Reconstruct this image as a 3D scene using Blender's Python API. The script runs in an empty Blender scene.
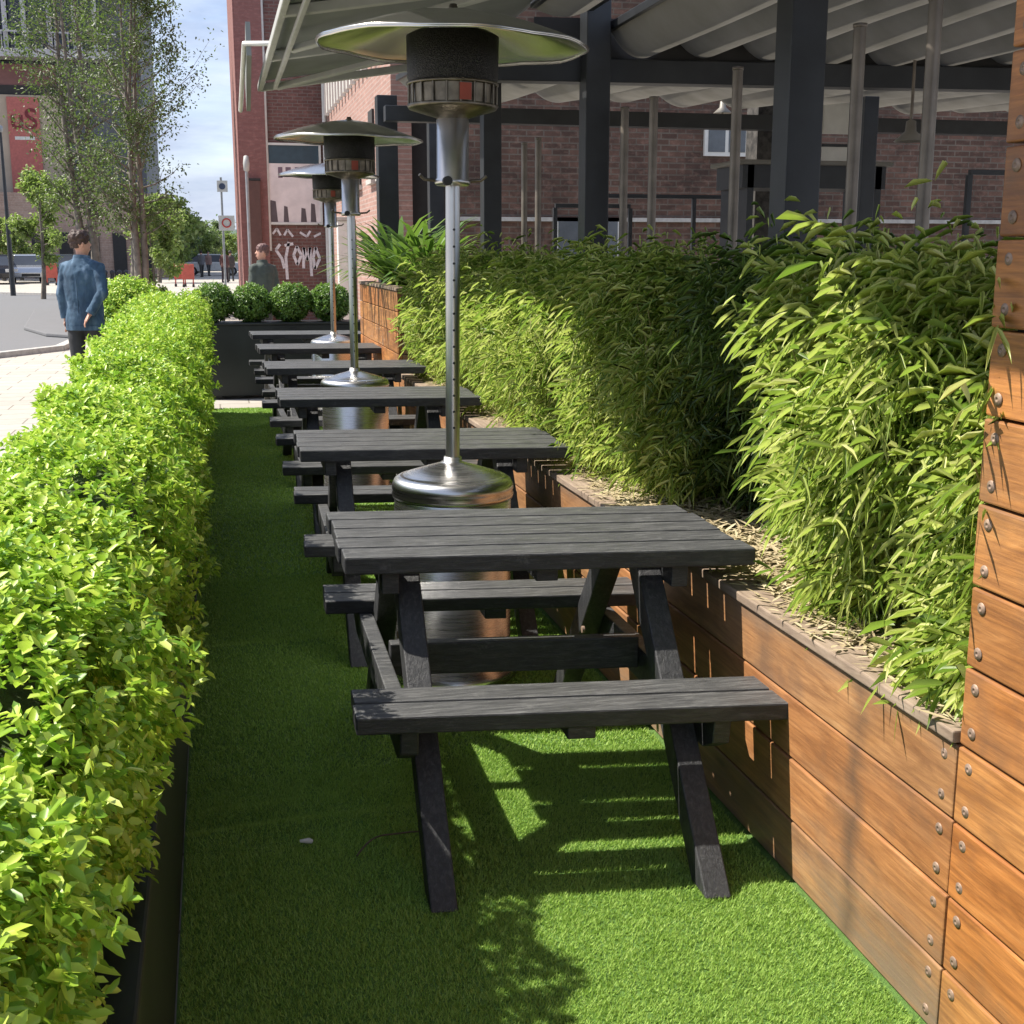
import bpy, math, random
import numpy as np
from mathutils import Vector, Matrix
random.seed(7); RNG = np.random.default_rng(7)
R = math.radians; PI = math.pi
sc = bpy.context.scene
col = sc.collection

# ------------------------------------------------------------------ helpers
def tag(o, label=None, cat=None, group=None, kind=None):
    if label: o['label'] = label
    if cat: o['category'] = cat
    if group: o['group'] = group
    if kind: o['kind'] = kind
    return o

def thing(name, label, cat, loc=(0, 0, 0), rz=0, group=None):
    o = bpy.data.objects.new(name, None); o.empty_display_size = .1
    col.objects.link(o); o.location = loc; o.rotation_euler = (0, 0, rz)
    return tag(o, label, cat, group)

def copy_tree(o, parent=None):
    c = o.copy(); col.objects.link(c)
    if parent is not None: c.parent = parent
    for ch in list(o.children): copy_tree(ch, c)
    return c

class MB:
    """collects shapes; build() links them as one mesh object"""
    def __init__(s): s.v = []; s.f = []; s.sm = []
    def add(s, vs, fs, smooth=False):
        n = len(s.v); s.v += [tuple(v) for v in vs]
        for f in fs: s.f.append(tuple(i + n for i in f)); s.sm.append(smooth)
        return s
    def box(s, x0, x1, y0, y1, z0, z1):
        return s.add([(x0,y0,z0),(x1,y0,z0),(x1,y1,z0),(x0,y1,z0),(x0,y0,z1),(x1,y0,z1),(x1,y1,z1),(x0,y1,z1)],
                     [(0,3,2,1),(4,5,6,7),(0,1,5,4),(1,2,6,5),(2,3,7,6),(3,0,4,7)])
    def beam(s, a, b, w, t, side=(1, 0, 0)):
        """rectangular bar a->b; w along 'side', t across"""
        a = Vector(a); b = Vector(b); d = (b - a).normalized()
        u = Vector(side); u = (u - d * u.dot(d)).normalized(); n = d.cross(u)
        vs = [p + u * (sx * w / 2) + n * (sy * t / 2) for p in (a, b) for sx, sy in ((-1,-1),(1,-1),(1,1),(-1,1))]
        return s.add(vs, [(0,3,2,1),(4,5,6,7),(0,1,5,4),(1,2,6,5),(2,3,7,6),(3,0,4,7)])
    def tube(s, pts, rad, n=10, smooth=True, flat=1.0, up=None, caps=True):
        """swept round (or elliptic) tube; rad a number or list"""
        pts = [Vector(p) for p in pts]; k = len(pts)
        if not isinstance(rad, (list, tuple)): rad = [rad] * k
        vs = []; u = None
        for i, p in enumerate(pts):
            d = (pts[min(i+1, k-1)] - pts[max(i-1, 0)]).normalized()
            if u is None:
                ref = Vector(up) if up else (Vector((0,0,1)) if abs(d.z) < .9 else Vector((1,0,0)))
                u = (ref - d * ref.dot(d)).normalized()
            else: u = (u - d * u.dot(d)).normalized()
            w = d.cross(u); r = rad[i]
            rx, ry = r if isinstance(r, (tuple, list)) else (r, r * flat)
            for j in range(n):
                a = 2 * PI * j / n; vs.append(p + u * (rx * math.cos(a)) + w * (ry * math.sin(a)))
        fs = [(i*n+j, i*n+(j+1) % n, (i+1)*n+(j+1) % n, (i+1)*n+j) for i in range(k-1) for j in range(n)]
        s.add(vs, fs, smooth)
        if caps: s.add([vs[j] for j in range(n)][::-1], [tuple(range(n))]); s.add(vs[-n:], [tuple(range(n))])
        return s
    def lathe(s, prof, c=(0, 0), n=40, smooth=True):
        vs = [(c[0] + r*math.cos(2*PI*j/n), c[1] + r*math.sin(2*PI*j/n), z) for r, z in prof for j in range(n)]
        fs = [(i*n+j, i*n+(j+1) % n, (i+1)*n+(j+1) % n, (i+1)*n+j) for i in range(len(prof)-1) for j in range(n)]
        return s.add(vs, fs, smooth)
    def prism(s, poly, x0, x1, axis='x'):
        m = len(poly)
        def P(a, u, w): return {'x': (a, u, w), 'y': (u, a, w), 'z': (u, w, a)}[axis]
        vs = [P(x0, u, w) for u, w in poly] + [P(x1, u, w) for u, w in poly]
        fs = [tuple(range(m))[::-1], tuple(range(m, 2*m))] + [(i, (i+1) % m, m+(i+1) % m, m+i) for i in range(m)]
        return s.add(vs, fs)
    def build(s, name, mat, parent=None, bevel=0, seg=2, loc=None, rz=0):
        me = bpy.data.meshes.new(name); me.from_pydata(s.v, [], s.f)
        me.polygons.foreach_set('use_smooth', s.sm); me.update()
        for m in (mat if isinstance(mat, list) else [mat]): me.materials.append(m)
        o = bpy.data.objects.new(name, me); col.objects.link(o)
        if parent is not None: o.parent = parent
        if loc: o.location = loc
        if rz: o.rotation_euler = (0, 0, rz)
        if bevel:
            b = o.modifiers.new('bevel', 'BEVEL'); b.width = bevel; b.segments = seg; b.limit_method = 'ANGLE'; b.angle_limit = R(40)
        return o

def npmesh(name, V, F, mat, parent=None, smooth=False):
    """V (n,3) float, F (m,k) int"""
    me = bpy.data.meshes.new(name); k = F.shape[1]
    me.vertices.add(len(V)); me.vertices.foreach_set('co', V.astype(np.float32).ravel())
    me.loops.add(F.size); me.loops.foreach_set('vertex_index', F.astype(np.int32).ravel())
    me.polygons.add(len(F)); me.polygons.foreach_set('loop_start', (np.arange(len(F))*k).astype(np.int32))
    me.polygons.foreach_set('loop_total', np.full(len(F), k, np.int32))
    me.update(calc_edges=True); me.validate()
    if smooth: me.polygons.foreach_set('use_smooth', np.ones(len(F), bool))
    me.materials.append(mat)
    o = bpy.data.objects.new(name, me); col.objects.link(o)
    if parent is not None: o.parent = parent
    return o

def unit(a): return a / np.maximum(np.linalg.norm(a, axis=1, keepdims=True), 1e-9)

def leaf_mesh(P, D, N, L, W, fold=.25, droop=0.0, widest=.45):
    """folded two-quad leaves: base P, direction D, normal hint N, length L, half width W (arrays)"""
    D = unit(D); S = unit(np.cross(D, N)); U = np.cross(S, D)
    L = L[:, None]; W = W[:, None]
    down = np.array([0, 0, -1.0]) * droop * L
    t1 = P + D*L*(widest-.2) + U*W*fold + down*.08
    t2 = P + D*L*(widest+.25) + U*W*fold + down*.4
    T = P + D*L + down
    V = np.stack([P, t1 + S*W*.85, t2 + S*W*.8, T, t2 - S*W*.8, t1 - S*W*.85], 1).reshape(-1, 3)
    b = np.arange(len(P))[:, None]*6
    F = np.concatenate([b + np.array([[0, 1, 2, 3]]), b + np.array([[0, 3, 4, 5]])], 0)
    return V, F

# ------------------------------------------------------------------ materials
def newmat(name):
    m = bpy.data.materials.new(name); m.use_nodes = True
    nt = m.node_tree; return m, nt, nt.nodes['Principled BSDF'], nt.nodes['Material Output']
def ND(nt, t, **kw):
    n = nt.nodes.new(t)
    for k, v in kw.items():
        if k.startswith('i_'):
            key = k[2:]; key = int(key) if key.isdigit() else key.replace('_', ' ')
            n.inputs[key].default_value = v
        else: setattr(n, k, v)
    return n
def ramp(nt, fac, stops):
    r = nt.nodes.new('ShaderNodeValToRGB'); e = r.color_ramp.elements
    while len(e) < len(stops): e.new(.5)
    for i, (p, c) in enumerate(stops): e[i].position = p; e[i].color = (*c, 1)
    nt.links.new(fac, r.inputs[0]); return r.outputs[0]
def coords(nt, scale=(1, 1, 1), loc=(0, 0, 0)):
    tc = nt.nodes.new('ShaderNodeTexCoord'); mp = nt.nodes.new('ShaderNodeMapping')
    mp.inputs['Scale'].default_value = scale; mp.inputs['Location'].default_value = loc
    nt.links.new(tc.outputs['Object'], mp.inputs[0]); return mp.outputs[0]
def noise(nt, vec, scale=5, detail=4, rough=.55, dist=0):
    n = ND(nt, 'ShaderNodeTexNoise', i_Scale=scale, i_Detail=detail, i_Roughness=rough, i_Distortion=dist)
    nt.links.new(vec, n.inputs['Vector']); return n.outputs['Fac']
def mixc(nt, fac, a, b, mode='MIX'):
    m = nt.nodes.new('ShaderNodeMix'); m.data_type = 'RGBA'; m.blend_type = mode
    for s, v in ((m.inputs[0], fac), (m.inputs[6], a), (m.inputs[7], b)):
        if isinstance(v, (int, float)): s.default_value = v
        elif isinstance(v, tuple): s.default_value = (*v, 1)
        else: nt.links.new(v, s)
    return m.outputs[2]
def bump(nt, bs, h, strength=.3, dist=.01):
    b = ND(nt, 'ShaderNodeBump', i_Strength=strength, i_Distance=dist)
    nt.links.new(h, b.inputs['Height']); nt.links.new(b.outputs[0], bs.inputs['Normal'])

def simple(name, c, rough=.6, metal=0, var=.15, scale=8, bmp=.1, coat=0):
    m, nt, bs, out = newmat(name); v = coords(nt)
    n = noise(nt, v, scale, 5)
    nt.links.new(ramp(nt, n, [(.3, tuple(x*(1-var) for x in c)), (.7, tuple(min(1, x*(1+var)) for x in c))]), bs.inputs['Base Color'])
    bs.inputs['Roughness'].default_value = rough; bs.inputs['Metallic'].default_value = metal
    if coat: bs.inputs['Coat Weight'].default_value = coat
    if bmp: bump(nt, bs, noise(nt, v, scale*6, 3), bmp, .004)
    return m

def leafmat(name, stops, trans=.35, rough=.4, spec=.5, back=None):
    m, nt, bs, out = newmat(name)
    g = nt.nodes.new('ShaderNodeNewGeometry')
    big = noise(nt, coords(nt), 5, 2)
    mth = ND(nt, 'ShaderNodeMath', operation='MULTIPLY_ADD', i_1=.7); nt.links.new(g.outputs['Random Per Island'], mth.inputs[0])
    m2 = ND(nt, 'ShaderNodeMath', operation='MULTIPLY', i_1=.3); nt.links.new(big, m2.inputs[0]); nt.links.new(m2.outputs[0], mth.inputs[2])
    c = ramp(nt, mth.outputs[0], stops)
    nt.links.new(c, bs.inputs['Base Color']); bs.inputs['Roughness'].default_value = rough
    bs.inputs['Specular IOR Level'].default_value = spec
    tr = nt.nodes.new('ShaderNodeBsdfTranslucent')
    nt.links.new(mixc(nt, .35, c, (.38, .70, .08), 'MIX'), tr.inputs[0])
    mx = nt.nodes.new('ShaderNodeMixShader'); mx.inputs[0].default_value = trans
    nt.links.new(bs.outputs[0], mx.inputs[1]); nt.links.new(tr.outputs[0], mx.inputs[2]); nt.links.new(mx.outputs[0], out.inputs[0])
    return m

def blackwood(name, sc_, upright=False):
    m, nt, bs, out = newmat(name)
    oi = nt.nodes.new('ShaderNodeObjectInfo'); om = ND(nt, 'ShaderNodeMath', operation='MULTIPLY', i_1=31.0); nt.links.new(oi.outputs['Random'], om.inputs[0])
    va = ND(nt, 'ShaderNodeVectorMath', operation='ADD'); nt.links.new(coords(nt, sc_), va.inputs[0]); nt.links.new(om.outputs[0], va.inputs[1]); v = va.outputs[0]; n = noise(nt, v, 7, 9, .78, .5); va2 = ND(nt, 'ShaderNodeVectorMath', operation='ADD'); nt.links.new(coords(nt), va2.inputs[0]); nt.links.new(om.outputs[0], va2.inputs[1]); n2 = noise(nt, va2.outputs[0], 14, 5, .7)
    c = ramp(nt, n, [(.3, (.013, .014, .016)), (.5, (.028, .029, .032)), (.75, (.085, .085, .088))])
    scuff = ramp(nt, n2, [(.62, (0, 0, 0)), (.85, (1, 1, 1))])
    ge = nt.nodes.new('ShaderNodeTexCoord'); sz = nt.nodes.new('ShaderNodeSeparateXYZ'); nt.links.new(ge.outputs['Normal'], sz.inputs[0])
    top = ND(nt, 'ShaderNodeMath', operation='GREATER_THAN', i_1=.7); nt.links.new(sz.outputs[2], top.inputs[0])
    top_sheen = ramp(nt, n, [(.30, (.024, .025, .026)), (.5, (.066, .067, .068)), (.72, (.19, .19, .185))])  # upward faces painted paler, standing in for sky sheen on the wood
    if not upright: c = mixc(nt, top.outputs[0], c, top_sheen)
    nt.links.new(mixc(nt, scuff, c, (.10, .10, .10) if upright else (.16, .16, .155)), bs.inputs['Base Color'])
    nt.links.new(ramp(nt, n2, [(.3, (.36,)*3), (.7, (.6,)*3)]), bs.inputs['Roughness'])
    bump(nt, bs, n, .7, .004); return m

def plankwood(name, z_stain=True, tone=1.0):
    m, nt, bs, out = newmat(name)
    g = nt.nodes.new('ShaderNodeNewGeometry')
    tc = nt.nodes.new('ShaderNodeTexCoord')
    # every board gets its own grain: shift coordinates by the island number
    cx = nt.nodes.new('ShaderNodeCombineXYZ'); mu = ND(nt, 'ShaderNodeMath', operation='MULTIPLY', i_1=37.0)
    nt.links.new(g.outputs['Random Per Island'], mu.inputs[0])
    for i in range(3): nt.links.new(mu.outputs[0], cx.inputs[i])
    va = ND(nt, 'ShaderNodeVectorMath', operation='ADD'); nt.links.new(tc.outputs['Object'], va.inputs[0]); nt.links.new(cx.outputs[0], va.inputs[1])
    mp = nt.nodes.new('ShaderNodeMapping'); mp.inputs['Scale'].default_value = (7, 1.9, 11); nt.links.new(va.outputs[0], mp.inputs[0])
    fine = nt.nodes.new('ShaderNodeMapping'); fine.inputs['Scale'].default_value = (30, 4, 75); nt.links.new(va.outputs[0], fine.inputs[0])
    n1 = noise(nt, mp.outputs[0], 1.6, 6, .62, .9); n2 = noise(nt, fine.outputs[0], 1.5, 5, .65, .3)
    blot = noise(nt, va.outputs[0], 3.2, 4, .6)
    c = ramp(nt, n1, [(.25, (.20*tone, .085*tone, .032*tone)), (.45, (.40*tone, .19*tone, .072*tone)), (.58, (.50*tone, .25*tone, .10*tone)), (.8, (.62*tone, .36*tone, .17*tone))])
    if not z_stain: c = mixc(nt, 1.0, c, (1.0, .90, .72), 'MULTIPLY')
    c = mixc(nt, ramp(nt, n2, [(.36, (.6,)*3), (.60, (0,)*3)]), c, (.20, .085, .035))
    if 1: pass
    tint = ramp(nt, g.outputs['Random Per Island'], [(0, (.66, .62, .60)), (.35, (.95, .98, 1)), (.7, (1, .90, .80)), (1, (.82, .70, .60))])
    c = mixc(nt, 1.0, c, tint, 'MULTIPLY')
    c = mixc(nt, ramp(nt, blot, [(.50, (0,)*3), (.70, (.75,)*3)]), c, (.15, .085, .05))
    kv = ND(nt, 'ShaderNodeTexVoronoi', i_Scale=1.0); kmp = nt.nodes.new('ShaderNodeMapping'); kmp.inputs['Scale'].default_value = (3, 1.6, 6.5); nt.links.new(va.outputs[0], kmp.inputs[0]); nt.links.new(kmp.outputs[0], kv.inputs['Vector'])
    c = mixc(nt, ramp(nt, kv.outputs['Distance'], [(.03, (.85,)*3), (.085, (0,)*3)]), c, (.10, .045, .02))
    if z_stain:   # weathered grey towards the turf and along the top edge, with ragged limits; a vertical water stain
        sp = nt.nodes.new('ShaderNodeSeparateXYZ'); nt.links.new(tc.outputs['Object'], sp.inputs[0])
        def mr(src, a, b, c0, d0):
            k = ND(nt, 'ShaderNodeMapRange'); nt.links.new(src, k.inputs[0])
            for i, vv in enumerate((a, b, c0, d0)): k.inputs[i+1].default_value = vv
            return k.outputs[0]
        rag = noise(nt, mp.outputs[0], 1.1, 6, .7)
        lo = mr(sp.outputs[2], .0, .26, .6, .08); hi = mr(sp.outputs[2], .56, .65, .0, .45)
        ad = ND(nt, 'ShaderNodeMath', operation='ADD'); nt.links.new(lo, ad.inputs[0]); nt.links.new(hi, ad.inputs[1])
        ml = ND(nt, 'ShaderNodeMath', operation='MULTIPLY'); nt.links.new(ad.outputs[0], ml.inputs[0]); nt.links.new(mr(rag, .35, .6, .25, 1.5), ml.inputs[1])
        c = mixc(nt, ml.outputs[0], c, (.20, .155, .115))
        lowf = nt.nodes.new('ShaderNodeMapping'); lowf.inputs['Scale'].default_value = (1, 1, 2.2); nt.links.new(tc.outputs['Object'], lowf.inputs[0])
        wob = ND(nt, 'ShaderNodeMath', operation='MULTIPLY_ADD', i_1=.10); nt.links.new(noise(nt, lowf.outputs[0], 3, 3), wob.inputs[0]); nt.links.new(sp.outputs[1], wob.inputs[2])
        d_ = ND(nt, 'ShaderNodeMath', operation='SUBTRACT', i_1=2.42); nt.links.new(wob.outputs[0], d_.inputs[0])
        ab_ = ND(nt, 'ShaderNodeMath', operation='ABSOLUTE'); nt.links.new(d_.outputs[0], ab_.inputs[0])
        sm = ND(nt, 'ShaderNodeMath', operation='MULTIPLY'); nt.links.new(mr(ab_.outputs[0], .0, .05, .75, 0), sm.inputs[0]); nt.links.new(mr(rag, .3, .6, .2, 1.0), sm.inputs[1])
        c = mixc(nt, sm.outputs[0], c, (.10, .065, .045))
    nt.links.new(c, bs.inputs['Base Color']); bs.inputs['Roughness'].default_value = .52
    bump(nt, bs, n2, .35, .003); return m

def brick(name, axis, c1, c2, mortar, scale=1.0, dirt=.3):
    m, nt, bs, out = newmat(name)
    tc = nt.nodes.new('ShaderNodeTexCoord'); sp = nt.nodes.new('ShaderNodeSeparateXYZ'); nt.links.new(tc.outputs['Object'], sp.inputs[0])
    cb = nt.nodes.new('ShaderNodeCombineXYZ'); nt.links.new(sp.outputs[0 if axis == 'x' else 1], cb.inputs[0]); nt.links.new(sp.outputs[2], cb.inputs[1])
    b = ND(nt, 'ShaderNodeTexBrick', i_Scale=1.0, i_Color1=(*c1, 1), i_Color2=(*c2, 1), i_Mortar=(*mortar, 1))
    b.inputs['Mortar Size'].default_value = .009; b.inputs['Brick Width'].default_value = .225*scale; b.inputs['Row Height'].default_value = .075*scale
    nt.links.new(cb.outputs[0], b.inputs['Vector'])
    n = noise(nt, coords(nt), 1.3, 7, .7); n2 = noise(nt, coords(nt, (1, 1, 2)), 7, 4, .7)
    c = mixc(nt, ramp(nt, n, [(.4, (0,)*3), (.7, (dirt,)*3)]), b.outputs[0], tuple(x*.35 for x in c1))
    c = mixc(nt, ramp(nt, n2, [(.5, (0,)*3), (.75, (.45,)*3)]), c, tuple(min(1, x*1.9+.03) for x in c2))
    nt.links.new(c, bs.inputs['Base Color']); bs.inputs['Roughness'].default_value = .85
    bump(nt, bs, b.outputs['Fac'], -.5, .01); return m

M = {}
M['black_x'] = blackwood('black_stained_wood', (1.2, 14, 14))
M['black_z'] = blackwood('black_stained_wood_upright', (14, 14, 1.2), True)
M['plank'] = plankwood('orange_hardwood_boards', True, .95); M['plank_up'] = plankwood('orange_hardwood_boards_tall', False, 1.08)
M['black_paint'] = simple('black_painted_steel', (.022, .024, .027), .42, 0, .3, 5, .05)
M['planter_black'] = simple('black_planter_plastic', (.018, .022, .019), .5, 0, .35, 3, .05)
M['soil'] = simple('dry_soil_and_litter', (.16, .11, .07), .95, 0, .6, 30, .8)
M['bronze'] = simple('weathered_steel_pole', (.20, .17, .14), .45, .55, .3, 6, .05)
M['white_metal'] = simple('off_white_powder_coat', (.62, .61, .57), .45, 0, .08)
M['grey_metal'] = simple('grey_galvanised_metal', (.30, .31, .32), .5, .4)
M['rail_grey'] = simple('pale_grey_rail', (.40, .40, .38), .5, 0, .1)
M['dark'] = simple('dark_interior', (.03, .028, .027), .8)
M['bolt'] = simple('dull_bolt', (.27, .19, .14), .6, .35, .4, 60)

def steel():
    m, nt, bs, out = newmat('brushed_stainless_steel')
    n = noise(nt, coords(nt, (1, 1, 60)), 3, 6, .6); k = noise(nt, coords(nt), 5, 4)
    nt.links.new(ramp(nt, k, [(.3, (.50, .49, .47)), (.7, (.62, .61, .60))]), bs.inputs['Base Color'])
    bs.inputs['Metallic'].default_value = 1
    nt.links.new(ramp(nt, n, [(.3, (.23,)*3), (.7, (.32,)*3)]), bs.inputs['Roughness'])
    bs.inputs['Anisotropic'].default_value = .5
    return m
M['steel'] = steel(); M['tube'] = simple('satin_steel_tube', (.55, .54, .53), .30, 1, .12, 4, .03)
M['hood'] = simple('dull_aluminium_hood', (.60, .59, .56), .22, 1, .12, 4, .05)
def mesh_screen():
    m, nt, bs, out = newmat('perforated_emitter_screen')
    v = ND(nt, 'ShaderNodeTexVoronoi', i_Scale=230); nt.links.new(coords(nt), v.inputs['Vector'])
    nt.links.new(ramp(nt, v.outputs['Distance'], [(.25, (.004,)*3), (.6, (.035, .033, .03))]), bs.inputs['Base Color'])
    bs.inputs['Metallic'].default_value = .7; bs.inputs['Roughness'].default_value = .45
    bump(nt, bs, v.outputs['Distance'], .6, .003); return m
M['screen'] = mesh_screen()
M['burner'] = simple('heat_tinted_burner_metal', (.17, .145, .11), .4, .9, .4, 20)
M['orange_label'] = simple('orange_warning_label', (.30, .055, .03), .6)

HEDGE = [(0, (.06, .15, .02)), (.22, (.17, .33, .03)), (.45, (.33, .50, .04)), (.72, (.52, .64, .07)), (1, (.70, .74, .30))]
M['hedge'] = leafmat('glossy_yellow_green_hedge_leaf', HEDGE, .33, .42)
M['bamboo'] = leafmat('bamboo_leaf', [(0, (.045, .075, .016)), (.22, (.16, .24, .035)), (.45, (.40, .47, .09)), (.75, (.62, .64, .20)), (1, (.72, .64, .36))], .40, .42)
M['bamboo_shaded'] = leafmat('bamboo_leaf_painted_shade', [(0, (.018, .035, .010)), (.35, (.05, .09, .02)), (.7, (.13, .19, .04)), (1, (.36, .42, .11))], .3, .45)  # darker copy of the bamboo leaf, shade of the recess put into its colour
M['dryleaf'] = leafmat('dry_bamboo_litter', [(0, (.30, .22, .12)), (.5, (.52, .42, .26)), (1, (.66, .58, .38))], .2, .7)
M['box'] = leafmat('box_ball_leaf', [(0, (.03, .08, .012)), (.5, (.11, .21, .03)), (1, (.24, .36, .06))], .28, .4)
M['strap'] = leafmat('broad_strap_leaf', [(0, (.03, .07, .012)), (.5, (.09, .17, .03)), (1, (.24, .32, .06))], .3, .35)
M['stem'] = simple('bamboo_cane', (.24, .22, .07), .5)
M['twig'] = simple('woody_stem', (.06, .045, .03), .9)
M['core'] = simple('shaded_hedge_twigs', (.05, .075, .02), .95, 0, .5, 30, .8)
M['bark'] = simple('grey_brown_bark', (.15, .125, .10), .9, 0, .4, 6, .6)
M['birch'] = simple('pale_bark', (.19, .165, .135), .85, 0, .4, 5, .5)
M['tree_dull'] = leafmat('small_olive_leaf', [(0, (.035, .05, .02)), (.5, (.07, .09, .035)), (1, (.13, .15, .06))], .25, .5)
M['tree_fresh'] = leafmat('fresh_spring_leaf', [(0, (.11, .15, .05)), (.5, (.22, .27, .08)), (1, (.36, .38, .14))], .4, .5)
M['tree_mid'] = leafmat('mid_green_leaf', [(0, (.08, .11, .06)), (.5, (.14, .18, .09)), (1, (.24, .27, .14))], .3, .5)

def turf_mat():
    m, nt, bs, out = newmat('artificial_turf_backing')
    n = noise(nt, coords(nt), 160, 4, .8); n2 = noise(nt, coords(nt), 3, 4)
    c = ramp(nt, n, [(.3, (.07, .15, .025)), (.7, (.17, .33, .06))])
    nt.links.new(mixc(nt, ramp(nt, n2, [(.3, (0,)*3), (.8, (.4,)*3)]), c, (.07, .13, .02)), bs.inputs['Base Color'])
    bs.inputs['Roughness'].default_value = .8; bump(nt, bs, n, .8, .01); return m
M['turf'] = turf_mat()
M['blade'] = leafmat('turf_fibre', [(0, (.14, .24, .045)), (.4, (.29, .45, .085)), (.75, (.40, .56, .13)), (1, (.50, .62, .22))], .3, .5, .3)
def ground_mat(name, a, b, scale, slab=None):
    m, nt, bs, out = newmat(name)
    n = noise(nt, coords(nt), scale, 7, .65); n2 = noise(nt, coords(nt), scale*.08, 4)
    c = mixc(nt, n2, ramp(nt, n, [(.3, a), (.7, b)]), tuple((x+y)*.42 for x, y in zip(a, b)))
    if slab:
        bt = ND(nt, 'ShaderNodeTexBrick', i_Scale=1.0, i_Color1=(1, 1, 1, 1), i_Color2=(.86, .86, .86, 1), i_Mortar=(.45, .43, .4, 1))
        bt.inputs['Brick Width'].default_value = slab; bt.inputs['Row Height'].default_value = slab*.66; bt.inputs['Mortar Size'].default_value = .008
        nt.links.new(coords(nt), bt.inputs['Vector']); c = mixc(nt, 1.0, c, bt.outputs[0], 'MULTIPLY')
    nt.links.new(c, bs.inputs['Base Color']); bs.inputs['Roughness'].default_value = .9
    bump(nt, bs, n, .3, .01); return m
M['pave'] = ground_mat('pale_paving_slabs', (.40, .36, .31), (.52, .48, .42), 9, .6)
M['asphalt'] = ground_mat('grey_asphalt', (.13, .13, .135), (.19, .19, .195), 40)
M['ground'] = ground_mat('far_ground', (.20, .19, .16), (.28, .27, .22), 2)
M['kerb'] = simple('granite_kerb', (.42, .40, .37), .85, 0, .2, 12, .3)
M['hill'] = simple('hazy_green_hill', (.10, .14, .12), 1, 0, .3, .1, 0)

# ------------------------------------------------------------------ camera, light, sky
F_PX, CH, PIT = 1250.0, 1.55, math.atan(259/1250.0)
YAW = math.atan(299*math.cos(PIT)/F_PX)
cd = bpy.data.cameras.new('camera'); cam = bpy.data.objects.new('camera', cd); col.objects.link(cam)
cd.sensor_width = 36; cd.lens = 36*F_PX/1024; cd.clip_start = .05; cd.clip_end = 3000
cam.location = (0, 0, CH); cam.rotation_euler = (PI/2 - PIT, 0, -YAW); sc.camera = cam

# positions from the photograph: (px, distance) -> world
def at(px, Y, py=253):
    a = (px-512)/F_PX; b = -(py-512)/F_PX; cp, sp_, ct, st_ = math.cos(PIT), math.sin(PIT), math.cos(YAW), math.sin(YAW)
    d = Vector((st_*cp+a*ct+b*st_*sp_, ct*cp-a*st_+b*ct*sp_, -sp_+b*cp)); k = Y/d.y; return (d.x*k, Y, CH+d.z*k)
SUNV = Vector((-.72, .26, 1.0)).normalized()
elev = math.asin(SUNV.z); azim = math.atan2(SUNV.x, SUNV.y)
sd = bpy.data.lights.new('sun', 'SUN'); sd.energy = 3.9; sd.angle = R(.53); sd.color = (1, .94, .84)
so = bpy.data.objects.new('sun', sd); col.objects.link(so); so.rotation_euler = SUNV.to_track_quat('Z', 'Y').to_euler(); so.location = (-5, 3, 12)
w = bpy.data.worlds.new('World'); sc.world = w; w.use_nodes = True; nt = w.node_tree; bg = nt.nodes['Background']
sky = nt.nodes.new('ShaderNodeTexSky'); sky.sky_type = 'NISHITA'; sky.sun_disc = False
sky.sun_elevation = elev; sky.sun_rotation = azim % (2*PI); sky.altitude = 50; sky.air_density = 1.0; sky.dust_density = 1.2; sky.ozone_density = 2.0
sc.cycles.max_bounces = 6; sc.cycles.diffuse_bounces = 3; sc.cycles.glossy_bounces = 3; sc.cycles.transmission_bounces = 4
tc = nt.nodes.new('ShaderNodeTexCoord'); mp = nt.nodes.new('ShaderNodeMapping'); mp.inputs['Scale'].default_value = (1.2, 1.2, 5.0); mp.inputs['Location'].default_value = (.3, .2, .15)
nt.links.new(tc.outputs['Generated'], mp.inputs[0])
cn = noise(nt, mp.outputs[0], 2.2, 9, .55, .3)
cmask = ramp(nt, cn, [(.34, (.6,)*3), (.58, (.97,)*3)])
cn2 = noise(nt, mp.outputs[0], 5.5, 6, .6)
ccol = ramp(nt, cn2, [(.3, (1.0, 1.28, 2.0)), (.7, (2.3, 2.5, 3.0))])
nt.links.new(mixc(nt, cmask, sky.outputs[0], ccol), bg.inputs[0]); bg.inputs[1].default_value = .15
sc.view_settings.view_transform = 'Standard'; sc.view_settings.look = 'None'; sc.view_settings.gamma = 1; sc.view_settings.exposure = 1.2

# ------------------------------------------------------------------ ground, street
def sheet(name, x0, x1, y0, y1, z, mat):
    o = MB().add([(x0,y0,z),(x1,y0,z),(x1,y1,z),(x0,y1,z)], [(0,1,2,3)]).build(name, mat); tag(o, kind='structure'); return o
sheet('ground', -900, 900, -40, 1500, -.012, M['ground'])
sheet('pavement', -40, 45, -6, 170, -.006, M['pave'])
# asphalt road crossing and running away on the left, edges curved round the corner
rd = MB(); pts = [(-40, 19.2), (-8, 19.2), (-3.6, 19.7), (-2.5, 21.6), (-2.3, 27), (-2.6, 36), (-3.4, 44), (-5.5, 50), (-9, 53), (-40, 55)]
rd.add([(x, y, -.002) for x, y in pts], [tuple(range(len(pts)))]); tag(rd.build('road', M['asphalt']), kind='structure')
kb = MB()
for a, b in zip(pts[:-1], pts[1:]): kb.beam((a[0], a[1], .02), (b[0], b[1], .02), .16, .12, side=((b[1]-a[1]), -(b[0]-a[0]), 0))
tag(kb.build('kerb', M['kerb'], bevel=.01), kind='structure')
isl = [(at(18, 27.5)[0], 27.5), (at(40, 25.2)[0], 25.2), (at(78, 24.3)[0], 24.3), (at(95, 34)[0], 34), (at(60, 40)[0], 40), (at(30, 36)[0], 36)]
MBI = MB().prism([(x, y) for x, y in isl], -.002, .07, 'z'); tag(MBI.build('traffic_island', M['asphalt'], bevel=.02), kind='structure')

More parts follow.
